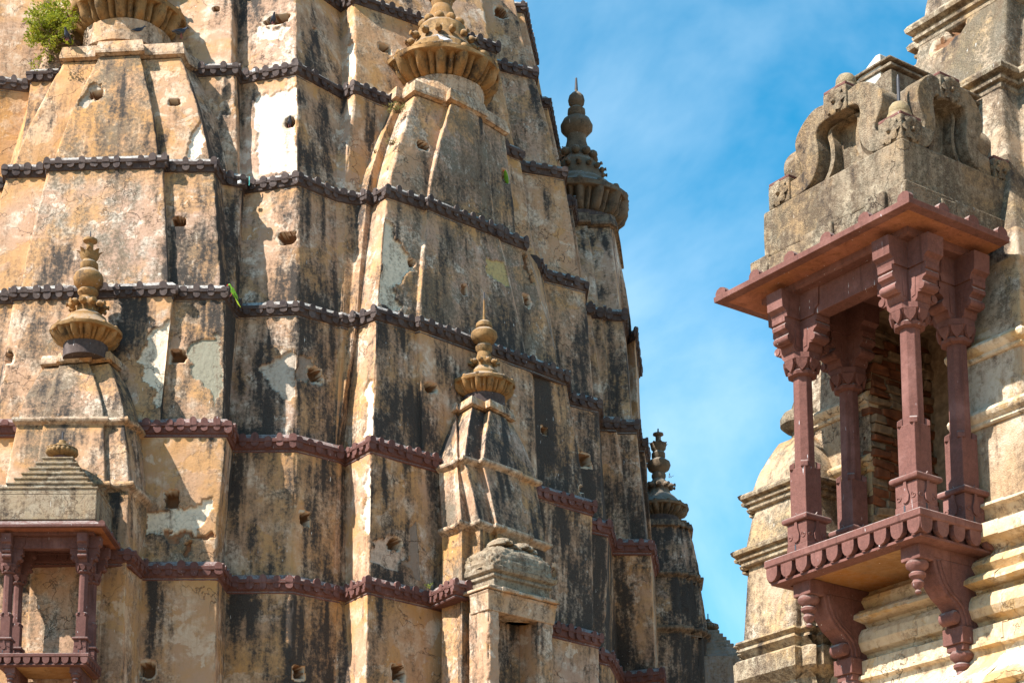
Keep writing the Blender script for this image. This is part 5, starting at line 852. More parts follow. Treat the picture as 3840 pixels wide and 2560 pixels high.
def pavilion(root, x0, x1, depth, cols, mat, eave, nt, deck_under, aw=.33, ext=0.0):
    """cols: [(x, y, arms)]"""
    # deck slab: plain band over a row of hanging tongues
    d = MB()
    path = [(x0, depth), (x0, 0), (x1, 0), (x1, depth)]
    d.sweep([(0, -.085), (.012, -.07), (.012, -.012), (0, 0), (-.34, 0.0), (-.34, -.085)], path)
    d.box(x0 + .1, x1 - .1, .1, depth, -.085, -.004)
    deck = d.obj('deck', mat, root, bevel=.004)
    s = MB(); s.sweep([(-.10, -.085), (-.095, -.20), (-.035, -.225), (-.03, -.25), (-.10, -.265), (-.16, -.265), (-.16, -.085)], path)
    s.obj('deck_back_band', mat, deck)
    u = MB(); u.box(x0 + .155, x1 - .155, .155, depth, -.245, -.20); u.obj('deck_soffit', deck_under, deck)
    W = x1 - x0
    me = MB().prism([(.075, 0), (.075, -.05), (.066, -.095), (.04, -.128), (0, -.142), (-.04, -.128), (-.066, -.095), (-.075, -.05), (-.075, 0)], 0.0, .06, lambda p, a: (p[0], a, p[1])).mesh('pendant', mat)
    n = nt
    for i in range(n):
        o = bpy.data.objects.new('pendant', me); link(o, deck)
        o.location = (x0 + .08 + (W - .16) * i / (n - 1), -.002, -.086)
    m = max(3, round(depth / W * n))
    for sx, az in ((x1, math.pi / 2), (x0, -math.pi / 2)):
        for i in range(m):
            o = bpy.data.objects.new('pendant', me); link(o, deck)
            o.location = (sx + (.002 if az > 0 else -.002), .08 + (depth - .16) * i / (m - 1), -.086); o.rotation_euler = (0, 0, az)
    for (x, y, arms) in cols: column(root, x, y, mat, arms)
    xs = sorted(set(c[0] for c in cols)); ys = sorted(set(c[1] for c in cols))
    bm = MB()
    for y in ys[:1]: bm.box(xs[0], xs[-1], y - .088, y + .088, 2.34, 2.60)
    for x in (xs[0], xs[-1]): bm.box(x - .088, x + .088, ys[0] + .09, depth, 2.342, 2.602)
    bm.obj('beam', mat, root, bevel=.006)
    # upper moulding and eave
    e = MB()
    ep = [(xs[0] - ext * .6, depth), (xs[0] - ext * .6, ys[0]), (xs[-1], ys[0]), (xs[-1], depth)]
    e.sweep([(.20, 2.60), (.225, 2.615), (.225, 2.675), (-.2, 2.675), (-.2, 2.60)], ep)
    e.box(xs[0] + .1, xs[-1] - .1, ys[0] + .1, depth, 2.602, 2.66)
    e.obj('upper_moulding', mat, root)
    ev = MB()
    o = ys[0] + aw; XL = xs[0] - ext
    ep = [(XL, depth), (XL, ys[0]), (xs[-1], ys[0]), (xs[-1], depth)]
    ev.sweep([(o, 2.685), (o + .004, 2.74), (o - .03, 2.752), (.14, 2.96), (-.1, 3.0), (-.1, 2.672), (.1, 2.672)], ep)
    ea = ev.obj('eave', mat, root, bevel=.004)
    so = MB(); so.sweep([(o - .10, 2.6815), (.10, 2.666), (.10, 2.672), (o - .10, 2.686)], ep); so.obj('eave_underside', M_eave, ea)
    meT = MB().prism([(.07, -.02), (.07, .035), (.05, .065), (0, .082), (-.05, .065), (-.07, .035), (-.07, -.02)], 0, .06, lambda p, a: (p[0], a, p[1])).mesh('antefix', mat)
    L = xs[-1] - XL + 2 * o
    k = eave
    for i in range(k):
        t = bpy.data.objects.new('antefix', meT); link(t, ea)
        t.location = (XL - o + .08 + (L - .16) * i / (k - 1), ys[0] - o + .012, 2.745)
    D = depth - ys[0] + o; k2 = max(3, round(D / L * k) + 1)
    for sx, az in ((xs[-1] + o - .012, math.pi / 2), (XL - o + .012, -math.pi / 2)):
        for i in range(1, k2):
            t = bpy.data.objects.new('antefix', meT); link(t, ea)
            t.location = (sx, ys[0] - o + .08 + (D - .16) * i / (k2 - 1), 2.745); t.rotation_euler = (0, 0, az)
    return deck, ea

def pend_lathe(s=1.0):
    return [(0, -.30), (.028, -.30), (.032, -.285), (.018, -.265), (.05, -.235), (.058, -.205), (.042, -.175), (.075, -.145), (.078, -.12), (.055, -.10), (.10, -.06), (.105, -.03), (.09, 0.0), (0, 0.0)]
def bracket(root, x, depth, mat, drop=1.05):
    """scrolled stone bracket under the deck, springing from the wall at y = depth"""
    b = MB()
    b.box(x - .10, x + .10, .18, depth, -.36, -.245)
    b.box(x - .115, x + .115, .145, .33, -.40, -.25)
    P = []
    # S-shaped belly from the front block down to the foot block
    pts = [(.34, -.40), (.37, -.50), (.42, -.60), (.50, -.685), (.585, -.735), (.655, -.80), (.69, -.875), (.70, -.95)]
    P = [(depth, -.36), (.34, -.36)] + pts + [(depth, -.95)]
    b.prism(P, x - .10, x + .10, lambda p, a: (a, p[0], p[1]))
    for off, w in ((.035, .118), (.085, .108)):
        Q = [(p[0] + off, p[1] + off * .35) for p in pts]; Q2 = [(p[0] + off + .028, p[1] + off * .35 + .01) for p in pts][::-1]
        b.prism(Q + Q2, x - w, x + w, lambda p, a: (a, p[0], p[1]))
    br = b.obj('bracket', mat, root, bevel=.008)
    f = MB(); f.box(x - .12, x + .12, .665, depth, -1.10, -.945); f.box(x - .10, x + .10, .69, depth, -1.16, -1.10); f.obj('foot_block', mat, br, bevel=.006)
    for yy, z0, sc in ((.235, -.395, 1.0), (.78, -1.155, 1.05)):
        MB().lathe([(r * sc, z * sc) for r, z in pend_lathe()][1:-1], c=(x, yy, z0), seg=20).obj('pendant_drop', mat, br, smooth=40)
    # small scroll eye
    MB().lathe([(.0, -.09), (.06, -.09), (.075, -.07), (.075, .07), (.06, .09), (.0, .09)], seg=14, cap=False)
    e = MB().lathe([(.001, -.088), (.05, -.088), (.066, -.07), (.066, .07), (.05, .088), (.001, .088)], seg=14)
    e.v = [(x + p[2], .63 + p[0], -.865 + p[1]) for p in e.v]
    e.obj('scroll', mat, br, smooth=40)
    return br

def flower(root, loc, rot, mat, size=.19, name='rosette'):
    """carved eight-petal rosette, facing local -y"""
    m = MB(); n = 8
    T = Matrix.Translation(loc) @ rot
    for k in range(n):
        a = 2 * math.pi * k / n
        ca, sa = math.cos(a), math.sin(a)
        V = []
        for (r, w, d) in ((.18, .03, .012), (.45, .125, .028), (.75, .165, .034), (.93, .11, .022), (1.0, .015, .008)):
            for s in (-1, 0, 1):
                u = r * size * .5; t = s * w * size; dd = d * size * (0.8 if s == 0 else 1.0) * 3.6
                V.append(T @ Vector((u * 2 * .5 * ca - t * sa, -dd, u * 2 * .5 * sa + t * ca)))
        F = []
        for i in range(4):
            for s in (0, 1): F.append((i * 3 + s, i * 3 + s + 1, i * 3 + s + 4, i * 3 + s + 3))
        m.add(V, F)
    sp = MB().lathe([(.001, .05), (.05, .048), (.085, .03), (.09, 0)], seg=10)
    m.add([T @ Vector((p[0] * size, -.0 - p[2] * size * 3.5, p[1] * size)) for p in sp.v], sp.f)
    o = m.obj(name, mat, root, smooth=50)
    return o

# ------------------------------------------------------------------ right-hand building and its balcony
KX, KY, KZ = 3.623, 17.0, 7.421
AZ = math.atan2(-0.80947, 0.58716)
bal = thing('balcony', 'projecting red sandstone balcony with four columns and grey curved roof', 'balcony', (KX, KY, KZ), AZ)
xL, xR = -1.99, 0.0
cx0, cx1 = -1.62, -.215
pavilion(bal, xL, xR, 1.02, [(cx1, .20, (1, 2, 3, 0)), (cx0, .20, (0, 1, 2, 3)), (cx1, .83, (0, 2, 3)), (cx0, .83, (0, 2, 3))], M_red2, 6, 10, M_soffit, aw=.33, ext=.14)
for bx in (-.27, -1.66): bracket(bal, bx, 1.06, M_red2)
# roof: plinth block, cross-shaped ogee vault, corner and gable rosettes
rf = MB()
bx0, bx1, by0, by1 = -1.86, .0, -.04, 1.55
def plinth_mesh():
    m = MB()
    m.sweep([(0, 3.06), (.004, 3.3), (0, 3.555), (-.5, 3.557), (-.5, 3.06)], [(bx0, by1), (bx0, by0), (bx1, by0), (bx1, by1)])
    m.box(bx0 + .3, bx1 - .3, by0 + .3, by1, 3.30, 3.55)
    return m
roof = plinth_mesh().obj('roof_plinth', M_dome, bal, bevel=.02)
rb = MB()
for i in range(9):     # broken lower course
    t0, t1 = bx0 - .10 + (bx1 - bx0 + .16) * i / 9, bx0 - .10 + (bx1 - bx0 + .16) * (i + 1) / 9
    rb.box(t0, t1 + .01, by0 - .09 + random.uniform(-.03, .03), by1 - .2, 2.86, 3.02 + random.uniform(-.03, .06), .012)
for i in range(8):
    t0, t1 = by0 + (by1 - by0) * i / 8, by0 + (by1 - by0) * (i + 1) / 8
    rb.box(bx1 - .4, bx1 + .07 + random.uniform(-.03, .03), t0, t1 + .01, 2.86, 3.03 + random.uniform(-.04, .05), .012)
rb.obj('broken_course', M_dome, roof, bevel=.015)
xc, yc, z0 = -.84, .68, 3.55
def smooth(P, n=4):
    out = []
    for i in range(len(P) - 1):
        p0, p1, p2, p3 = P[max(i - 1, 0)], P[i], P[i + 1], P[min(i + 2, len(P) - 1)]
        for k in range(n):
            t = k / n
            out.append(tuple(.5 * (2 * p1[j] + (p2[j] - p0[j]) * t + (2 * p0[j] - 5 * p1[j] + 4 * p2[j] - p3[j]) * t * t + (3 * p1[j] - p0[j] - 3 * p2[j] + p3[j]) * t ** 3) for j in (0, 1)))
    return out + [P[-1]]
V_OUT = smooth([(.62, .0), (.50, .12), (.465, .25), (.50, .35), (.55, .45), (.565, .58), (.48, .71), (.32, .79), (.12, .82), (0, .825)])
A_OUT = smooth([(.10, .79), (.30, .815), (.47, .73), (.575, .60), (.565, .45), (.505, .34), (.475, .27), (.52, .215), (.68, .20)])
A_IN = smooth([(.70, .015), (.50, .02), (.385, .07), (.315, .155), (.275, .27), (.275, .40), (.295, .52), (.25, .61), (.10, .65)])
B_OUT = smooth([(.60, .012), (.42, .03), (.30, .085), (.225, .18), (.195, .29), (.20, .41), (.225, .52), (.19, .585), (.06, .60)])
B_IN = [(max(a - .055, 0), b - .002) for a, b in B_OUT][::-1]
def swept(axis, poly, f0, f1, k, name, bev=.012):
    m = MB()
    if axis == 'x': m.prism([(p[0], p[1]) for p in poly], f0, f1, lambda p, a: (xc + p[0], a, z0 + p[1]))
    else: m.prism([(p[0] * k, p[1]) for p in poly], f0, f1, lambda p, a: (a, yc + p[0], z0 + p[1]))
    return m.obj(name, M_dome, roof, smooth=32, bevel=bev)
full = V_OUT + [(-a, b) for a, b in V_OUT[-2::-1]]
swept('x', full, by0 + .24, by1 - .02, 1, 'vault', 0)
swept('y', full, bx0 + .24, bx1 - .24, .78, 'vault', 0)
for s in (1, -1):
    arm = [(s * a, b) for a, b in A_OUT + A_IN]; bead = [(s * a, b) for a, b in B_OUT + B_IN]
    swept('x', arm, by0 + .26, by0 + .03, 1, 'scroll_arm'); swept('x', bead, by0 + .26, by0 + .13, 1, 'scroll_bead', .006)
    swept('y', arm, bx1 - .26, bx1 - .03, .78, 'scroll_arm'); swept('y', bead, bx1 - .26, bx1 - .13, .78, 'scroll_bead', .006)
    swept('y', arm, bx0 + .26, bx0 + .03, .78, 'scroll_arm')
def rosette_block(x, y, z, s, faces):
    b = MB().box(x - s / 2, x + s / 2, y - s / 2, y + s / 2, z, z + s * .86)
    o = b.obj('rosette_block', M_dome, roof, bevel=.012)
    MB().box(x - s / 2 + .005, x + s / 2 - .005, y - s / 2 + .005, y + s / 2 - .005, z + s * .86, z + s * .86 + .03).obj('block_cap', M_red2, o, bevel=.006)
    for f in faces:
        if f == 'f': flower(o, Vector((x, y - s / 2 + .004, z + s * .43)), Matrix.Identity(4), M_dome, s * .92)
        if f == 'r': flower(o, Vector((x + s / 2 - .004, y, z + s * .43)), Matrix.Rotation(math.pi / 2, 4, 'Z'), M_dome, s * .92)
    return o
def bud(x, y, z, s=1.0, rod=False):
    o = MB().lathe([(.10 * s, 0), (.115 * s, .015), (.112 * s, .05), (.095 * s, .062), (.10 * s, .075), (.092 * s, .13), (.07 * s, .165), (.035 * s, .185), (.012, .19)], c=(x, y, z), seg=18).obj('roof_bud', simple_bud, roof, smooth=40)
    if rod: MB().lathe([(.017, -.02), (.015, .26), (.008, .30)], c=(x, y, z + .17), seg=8).obj('rod', M_iron, o)
simple_bud = plaster('yellowed_plaster', base=(0.25, 0.205, 0.125), ochre=(0.25, 0.19, 0.10), cream=(0.32, 0.28, 0.20), attr=False, grime=0.06)
rosette_block(bx1 - .155, by0 + .15, z0 + .004, .29, 'fr'); bud(bx1 - .155, by0 + .15, z0 + .28, 1.05, True)
rosette_block(bx0 + .22, by0 + .15, z0 + .004, .29, 'f')
rosette_block(bx1 - .155, 1.40, z0 + .004, .26, 'fr')
rosette_block(xc, by0 + .15, z0 + .615, .30, 'f'); bud(xc, by0 + .17, z0 + .90, 1.05)
rosette_block(bx1 - .16, yc, z0 + .60, .29, 'r')
# crowning block with mouldings on its shaded side and a broken, whitened crest
tb = MB()
tx0, tx1, ty0, ty1 = -1.22, -.47, .36, 1.62
for (o_, a, b_) in ((0, .60, 1.06), (-.03, 1.06, 1.09), (.02, 1.09, 1.115), (-.02, 1.115, 1.15), (.03, 1.15, 1.18), (-.05, 1.18, 1.205), (-.10, 1.205, 1.24)):
    tb.box(tx0 - o_, tx1 + o_, ty0 - o_, ty1, z0 + a, z0 + b_, .006)
tb.obj('crowning_block', M_dome, roof, bevel=.012)
wl_ = MB()
slope = [(tx0 - .10, .74), (tx0 - .08, .84), (tx0 + .06, .96), (tx0 + .22, 1.05), (tx0 + .40, 1.16), (tx0 + .56, 1.25), (tx0 + .62, 1.245), (tx0 + .62, 1.0), (tx0 + .10, .72)]
wl_.prism([(a, b + .03) for a, b in slope], ty0 + .0, ty0 + 1.0, lambda p, a: (p[0], a, z0 + p[1]))
for i in range(20):
    u = random.random(); s_ = random.uniform(.025, .05)
    x_ = tx0 - .02 + u * .60; y_ = ty0 + random.uniform(.06, .6); h_ = .84 + .42 * u
    wl_.box(x_ - s_, x_ + s_, y_ - s_, y_ + s_, z0 + h_ - s_ * 1.4, z0 + h_ + s_ * .5, .02)
M_limew = simple('broken_lime_mortar', (0.56, 0.53, 0.47), .3, 20, .95, .8)
wl_.obj('broken_edge', M_limew, roof, bevel=.025)

# building behind the balcony
bld = thing('plastered_building', 'cream plastered temple wall with deep mouldings behind the red balcony', 'building', (KX, KY, KZ), AZ)
XA, XB = -2.12, .40
XW = -2.44          # bay edges (left, right)
def wpath(o0=1.0): return [(XW, o0 + 1.2), (XW, o0), (XB, o0), (XB, o0 + .22), (3.6, o0 + .22), (3.6, 6.4)]
def mould_band(z, path, sec, name='moulding', mat=None):
    return MB().sweep([(a, z + b) for a, b in sec], path).obj(name, mat or M_low, bld, smooth=40)
ROLL = [(-.12, -.10), (.02, -.10), (.035, -.085), (.035, -.06), (.055, -.045), (.085, -.02), (.095, .01), (.075, .04), (.03, .07), (-.12, .10)]
DBL = [(-.12, -.13), (.015, -.13), (.03, -.115), (.03, -.085), (.01, -.075), (.01, -.055), (.05, -.045), (.055, -.02), (.02, -.005), (.03, .015), (.095, .03), (.105, .065), (.08, .10), (-.12, .14)]
def wallpiece(path_b, path_t, zb, zt, seed, mould, curve=1.0, holes=()):
    T = dict(name='W', names=[], bot=path_b, top=path_t, zb=zb, zt=zt, curve=curve)
    o = wall_tier(T, bld, M_wall2, {'*': mould}, du=.03, seed=seed, amp=.6, name='wall', holes=holes)
    return o
# opening behind the columns
OX0, OX1 = -1.50, -.44
for seg, sd_ in (([(XW, 2.2), (XW, 1.0), (OX0, 1.0)], 201), ([(OX1, 1.0), (XB, 1.0), (XB, 1.22), (3.6, 1.22), (3.6, 6.4)], 203)):
    wallpiece(seg, seg, 0.20, 1.10, sd_, (.02, .08, .25, .12))
    wallpiece(seg, seg, 1.10, 1.76, sd_ + 1, (.0, .12, .2, .22))
    for z in (1.09, 1.745): mould_band(z, seg, ROLL)
lean = lambda p, d, k: [(x, y + d) if i >= 0 else (x, y) for i, (x, y) in enumerate(p)]
wp = wpath()
up1 = [(XA + .08, 2.4), (XA + .08, 1.22), (XB - .17, 1.22), (XB - .17, 1.44), (3.6, 1.44), (3.6, 6.4)]
up2 = [(XA + .22, 2.8), (XA + .22, 1.5), (XB - .46, 1.5), (XB - .46, 1.75), (3.6, 1.72), (3.6, 6.4)]
up3 = [(XA + .32, 3.0), (XA + .32, 1.66), (XB - .62, 1.66), (XB - .62, 1.92), (3.6, 1.92), (3.6, 6.4)]
up4 = [(XA + .38, 3.1), (XA + .38, 2.25), (XA + .60, 2.25), (XA + .60, 1.98), (XB - .74, 1.98), (XB - .74, 2.24), (3.6, 2.24), (3.6, 6.4)]
wallpiece([(XW, 2.2), (XW, 1.0), (OX0, 1.0)], [(XW + .06, 2.34), (XW + .06, 1.15), (OX0, 1.15)], 1.76, 2.62, 206, (.05, .1, .25, .2)); wallpiece([(OX1, 1.0), (XB, 1.0), (XB, 1.22), (3.6, 1.22), (3.6, 6.4)], [(OX1, 1.15), (XB - .1, 1.15), (XB - .1, 1.37), (3.6, 1.37), (3.6, 6.4)], 1.76, 2.62, 207, (.05, .1, .25, .2))
wallpiece([(XA + .06, 2.34), (XA + .06, 1.15), (XB - .1, 1.15), (XB - .1, 1.37), (3.6, 1.37), (3.6, 6.4)], up1, 2.60, 2.95, 208, (.05, .1, .25, .2))
wallpiece(up1, up2, 2.95, 3.9, 209, (.12, .16, .15, .46))
wallpiece(up2, up3, 3.9, 4.86, 211, (.10, .12, .1, .60))
mould_band(4.86, up3, [(a * 1.0, b * 1.15) for a, b in DBL], mat=M_lich)
up3b = [(XA + .33, 3.0), (XA + .33, 1.95), (XA + .52, 1.95), (XA + .52, 1.70), (XB - .62, 1.70), (XB - .62, 1.96), (3.6, 1.96), (3.6, 6.4)]
wallpiece(up3b, up4, 4.90, 6.02, 213, (.10, .10, .1, .60), 1.0, [('W', -1.0, 1.92, 5.86, 3, .10, .085, .16), ('W', -1.14, 1.9, 5.78, 3, .12, .05, .05)])
mould_band(6.05, up4, [(a * 1.1, b * 1.2) for a, b in DBL], mat=M_lich)
up5 = [(XA + .65, 3.3), (XA + .65, 2.5), (XA + .85, 2.5), (XA + .85, 2.2), (XB - .84, 2.2), (XB - .84, 2.45), (3.6, 2.45), (3.6, 6.4)]
wallpiece(up4, up5, 6.08, 7.6, 215, (.10, .10, .1, .60))
# rough brick reveal of the opening
rv = MB()
rv.box(OX0 - .02, OX1 + .02, 1.9, 1.96, 0, 2.62)
rv.box(OX0 - .12, OX1 + .12, 1.02, 1.94, 2.60, 2.75)
rv.box(OX0 - .10, OX1 + .10, 1.0, 1.94, -.05, -.002)
rv.box(OX0 - .16, OX0 - .015, 1.03, 1.94, 0, 2.6); rv.box(OX1 + .015, OX1 + .16, 1.03, 1.94, 0, 2.6)
rev = rv.obj('opening_core', M_mortar, bld)
bricks = []
for side in (0, 1):
    z = .01; row = 0
    while z < 2.5:
        h = random.uniform(.075, .11); y = 1.0 + random.uniform(-.02, .04)
        while y < 1.9:
            l = random.uniform(.16, .30); dep = random.uniform(.045, .10)
            m = MB()
            if side == 0: m.box(OX0 - .10, OX0 + dep - .05, y, min(y + l, 1.9), z, z + h - .012, .018)
            else: m.box(OX1 - dep + .05, OX1 + .10, y, min(y + l, 1.9), z, z + h - .012, .018)
            m.obj('brick', M_brick if random.random() < .68 else M_mortar, rev, bevel=.012)
            y += l + .014
        z += h; row += 1
# lower mouldings
LOW = [(-.30, .235), (.015, .235), (.10, .215), (.105, .19), (.05, .17), (.0, .10), (-.02, .04), (.05, .02), (.19, -.01), (.20, -.03), (.20, -.145), (.15, -.165), (.06, -.19), (.03, -.23), (.06, -.28), (.14, -.33), (.16, -.38), (.12, -.43), (.10, -.455), (.20, -.475), (.27, -.53), (.28, -.57), (.12, -.60), (.10, -.63), (.17, -.66), (.215, -.72), (.225, -.80), (.185, -.875), (.12, -.90), (.10, -.93), (.12, -.945), (.13, -.96), (.20, -.975), (.20, -1.12), (.235, -1.13), (.235, -1.16), (.18, -1.18), (.17, -1.24), (.24, -1.34), (.36, -1.44), (.44, -1.50), (.44, -1.56), (.36, -1.60), (.40, -1.66), (.62, -1.78), (.62, -2.1), (-.30, -2.1)]
lm = MB(); x_ = XW
lm.sweep(LOW, [wp[0], (XW, 1.0), (XW + .02, 1.0)])
while x_ < XB - .02:
    w_ = random.uniform(.34, .62); x2_ = min(x_ + w_, XB)
    if XB - x2_ < .2: x2_ = XB
    dz_, do_ = random.uniform(-.010, .010), random.uniform(-.012, .006)
    lm.sweep([(o_ + do_ + random.uniform(-.004, .004), z_ + dz_ + random.uniform(-.004, .004)) for o_, z_ in LOW], [(x_ + .003, 1.0), (x2_ - .003, 1.0)])
    x_ = x2_
lm.sweep(LOW, [(XB - .004, 1.0), (XB, 1.0), (XB, 1.22), (3.6, 1.22), (3.6, 6.4)])
lm.obj('base_moulding', M_low, bld, smooth=28)
MB().sweep([(.45, -2.08), (.45, -KZ), (-.3, -KZ), (-.3, -2.08)], wp).obj('base_wall', M_wall2, bld)
bk = MB(); bk.box(XA - .2, 3.55, 2.3, 6.35, -KZ, 6.0); bk.obj('masonry_core', M_trim, bld)

# corner spire of that building
GX, GY = -2.46, 1.02
spG = thing('miniature_spire', 'pale corner spire with layered mouldings, partly hidden by the left balcony columns', 'spire', (KX, KY, KZ), AZ, group=None)
def gring(k, kx=1.0): return stepped(GX, GY, 0, [(.56 * k, .56 * k), (.44 * k, .66 * k)])
GZ = [-.62, .33, .93, 1.55]; GK = [.84, .81, .70, .34]
for i in range(3):
    b, t = gring(GK[i]), gring(GK[i + 1] * (.92 if i < 2 else 1))
    T = dict(name='G', names=[], bot=b + [b[0]], top=t + [t[0]], zb=GZ[i], zt=GZ[i + 1], curve=1.0 if i < 2 else 1.7)
    wall_tier(T, spG, M_wall2, {'*': (.08, .16, .15, .48)}, du=.03, seed=240 + i, name='spire_wall', amp=.6)
for i in (1, 2): MB().sweep([(a, GZ[i] + b) for a, b in [(o_ * .8, z_ * .8) for o_, z_ in DBL]], gring(GK[i]), closed=True).obj('moulding', M_lich, spG, smooth=40)
MB().sweep([(a, b) for a, b in [(-.2, -.55), (.03, -.56), (.045, -.585), (.0, -.62), (.02, -.66), (-.06, -.74), (.03, -.76), (.045, -.78), (.04, -.96), (.0, -1.0), (-.08, -1.06), (-.10, -1.14), (-.02, -1.19), (.0, -1.26), (-.08, -1.32), (-.06, -1.36), (.06, -1.42), (.08, -1.6), (-.2, -1.6)]], gring(.88), closed=True).obj('base_moulding', M_lich, spG, smooth=30)
MB().sweep([(.08, -1.6), (.08, -KZ), (-.2, -KZ), (-.2, -1.6)], gring(.88), closed=True).obj('base_wall', M_wall2, spG)
MB().lathe([(.17, 1.50), (.17, 1.58), (.12, 1.62), (.12, 1.68), (.18, 1.70), (.235, 1.75), (.235, 1.82), (.20, 1.88), (.12, 1.93), (.08, 2.05), (.03, 2.2)], c=(GX, GY, 0), seg=32).obj('ribbed_wheel', M_dome, spG, smooth=35)

# ------------------------------------------------------------------ left pavilion, attached to the foot of the small spire
PT = DATA['pts']
kio = thing('balcony', 'shaded red sandstone pavilion with stepped pyramid roof, lower left', 'balcony', PT['kiosk'], R(-1), 0.81)
kx0, kx1 = -1.82, -.20
pavilion(kio, -1.99, 0.0, 1.28, [(kx1, .20, (0, 1, 2, 3)), (kx0, .20, (0, 1, 2, 3)), (kx1, 1.0, (0, 2, 3)), (kx0, 1.0, (0, 2, 3))], M_red, 2, 10, M_soffit, aw=.33)
for bx in (-.30, -1.69): bracket(kio, bx, 1.30, M_red)
pr = MB(); kc, kyc = -1.01, 1.05
pr.sweep([(0, 2.93), (.004, 3.2), (0, 3.50), (-.4, 3.52), (-.4, 2.93)], [(-2.08, 2.2), (-2.08, -.05), (.06, -.05), (.06, 2.2)])
rfl = pr.obj('roof_block', M_roofgrey, kio, bevel=.02)
hw_ = 1.07
for i in range(7):
    t = i / 7
    h0 = 3.50 + 1.12 * t; h1 = h0 + 1.12 / 7 + .01
    w = hw_ * (1 - .80 * (t ** .9)); d = 1.10 * (1 - .80 * (t ** .9))
    s = MB(); s.sweep([(0, h0), (0, h1 - .05), (.025, h1 - .045), (.025, h1 - .01), (-.3 if w > .4 else -.1, h1), (-.3 if w > .4 else -.1, h0)], [(kc - w, kyc - d), (kc + w, kyc - d), (kc + w, kyc + d), (kc - w, kyc + d)], closed=True)
    s.box(kc - w + .05, kc + w - .05, kyc - d + .05, kyc + d - .05, h0, h1 - .012)
    s.obj('roof_step', M_roofgrey, rfl, bevel=.012)
def small_finial(root, parent, x, y, z, s, mat, drum):
    def rf(r, zz, a): return r * (1 - .10 * (1 - abs(math.cos(8 * a)) ** .6)) if .10 < zz < .30 else r
    MB().lathe([(.20 * s, 0), (.20 * s, .10 * s), (.17 * s, .12 * s)], c=(x, y, z), seg=24).obj('drum', drum, parent)
    pf = [(.18, .10), (.27, .13), (.355, .19), (.36, .24), (.34, .275), (.24, .29)]
    MB().lathe([(a * s, b * s) for a, b in interp(pf)], c=(x, y, z), seg=128, rfun=lambda r, zz, a: r * (1 - .11 * (1 - abs(math.cos(10 * a)) ** .55))).obj('ribbed_wheel', mat, parent, smooth=50)
    MB().lathe([(a * s, b * s) for a, b in [(.30, .275), (.345, .28), (.345, .30), (.24, .315), (.20, .36), (.14, .38), (.13, .42), (.08, .44), (.075, .50), (.03, .52), (.0, .53)]], c=(x, y, z), seg=28).obj('vase', mat, parent, smooth=35)
    MB().lathe([(.02 * s, .5 * s), (.018 * s, .70 * s)], c=(x, y, z), seg=8).obj('rod', M_iron, parent)
small_finial(kio, rfl, kc, kyc, 4.62, 1.0, M_kal, M_red)

# ------------------------------------------------------------------ ruined niche at the foot of the golden-finial spire
nich = thing('wall_niche', 'ruined doorway niche with ribbed cushion lid at the foot of the shaded spire', 'niche', PT['niche'], R(41))
def rough(T_path, zb, zt, seed, mat=None, name='jamb', mould=(.0, .08, .35, .2), amp=2.2):
    T = dict(name='N', names=[], bot=T_path, top=T_path, zb=zb, zt=zt, curve=1.0)
    return wall_tier(T, nich, mat or M_wall, {'*': mould}, du=.024, seed=seed, amp=amp, name=name)
rough([(.0, .55), (.0, .0), (.26, .0), (.26, 1.3)], -2.6, -.05, 301)
rough([(1.24, 1.3), (1.24, .0), (1.62, .0), (1.62, .34), (1.93, .34), (1.93, 1.0)], -2.6, -.05, 303)
rough([(.20, 1.3), (1.28, 1.3)], -2.6, -.30, 305, name='back_wall', mould=(.3, .3, .4, .3), amp=1.0)  # heavier weights turn the back wall darker and browner than the jambs
lt = MB(); lt.sweep([(0, -.44), (.015, -.30), (.03, -.12), (.05, -.08), (.05, -.06), (-.8, -.06), (-.8, -.44)], [(-.02, .5), (-.02, -.02), (1.64, -.02), (1.64, .4)])
lt.obj('lintel', M_trim, nich, bevel=.015)
lg = MB()
x = -.10
for i in range(5):
    w = random.uniform(.30, .44)
    lg.box(x, min(x + w, 1.76), -.14 + random.uniform(-.02, .03), .9, -.055 + random.uniform(-.01, .01), .015, .012); x += w - .004
lg.obj('ledge_slab', M_trim, nich, bevel=.02)
bs = MB(); bs.sweep([(.03, .0), (.05, .06), (.0, .09), (.0, .22), (.05, .25), (.05, .29), (.02, .32), (.10, .36), (.12, .44), (-.5, .46), (-.5, 0)], [(.16, 1.0), (.16, .03), (1.56, .03), (1.56, 1.0)])
lb = bs.obj('lid_base', M_roofgrey, nich, bevel=.01)
# cushion lid: a superellipse dome with a ribbed crest
V = []; F = []; nu, nv = 96, 30
for j in range(nv + 1):
    ph = math.pi / 2 * j / nv
    for i in range(nu):
        th = 2 * math.pi * i / nu
        c, s = math.cos(th), math.sin(th)
        ex = .42
        px = math.copysign(abs(c) ** ex, c); py = math.copysign(abs(s) ** ex, s)
        rr = math.cos(ph) ** .55 if j < nv else 0
        n_ = float(fbm(np.array([px * 3.]), np.array([py * 3.]), np.array([ph * 4.]), 9, 3)[0]) - .5
        n2 = float(vnoise(np.array([px * 22.]), np.array([py * 22.]), np.array([ph * 20.]), 4)[0]) - .5
        k = 1 + .10 * n_ + .085 * n2
        V.append((.86 + px * rr * .84 * k, .42 + py * rr * .50 * k, .44 + math.sin(ph) ** .8 * .50 * k))
for j in range(nv):
    for i in range(nu):
        F.append((j * nu + i, j * nu + (i + 1) % nu, (j + 1) * nu + (i + 1) % nu, (j + 1) * nu + i))
MB().add(V, F).obj('cushion_lid', M_roofgrey, nich, smooth=60)
cr = MB()
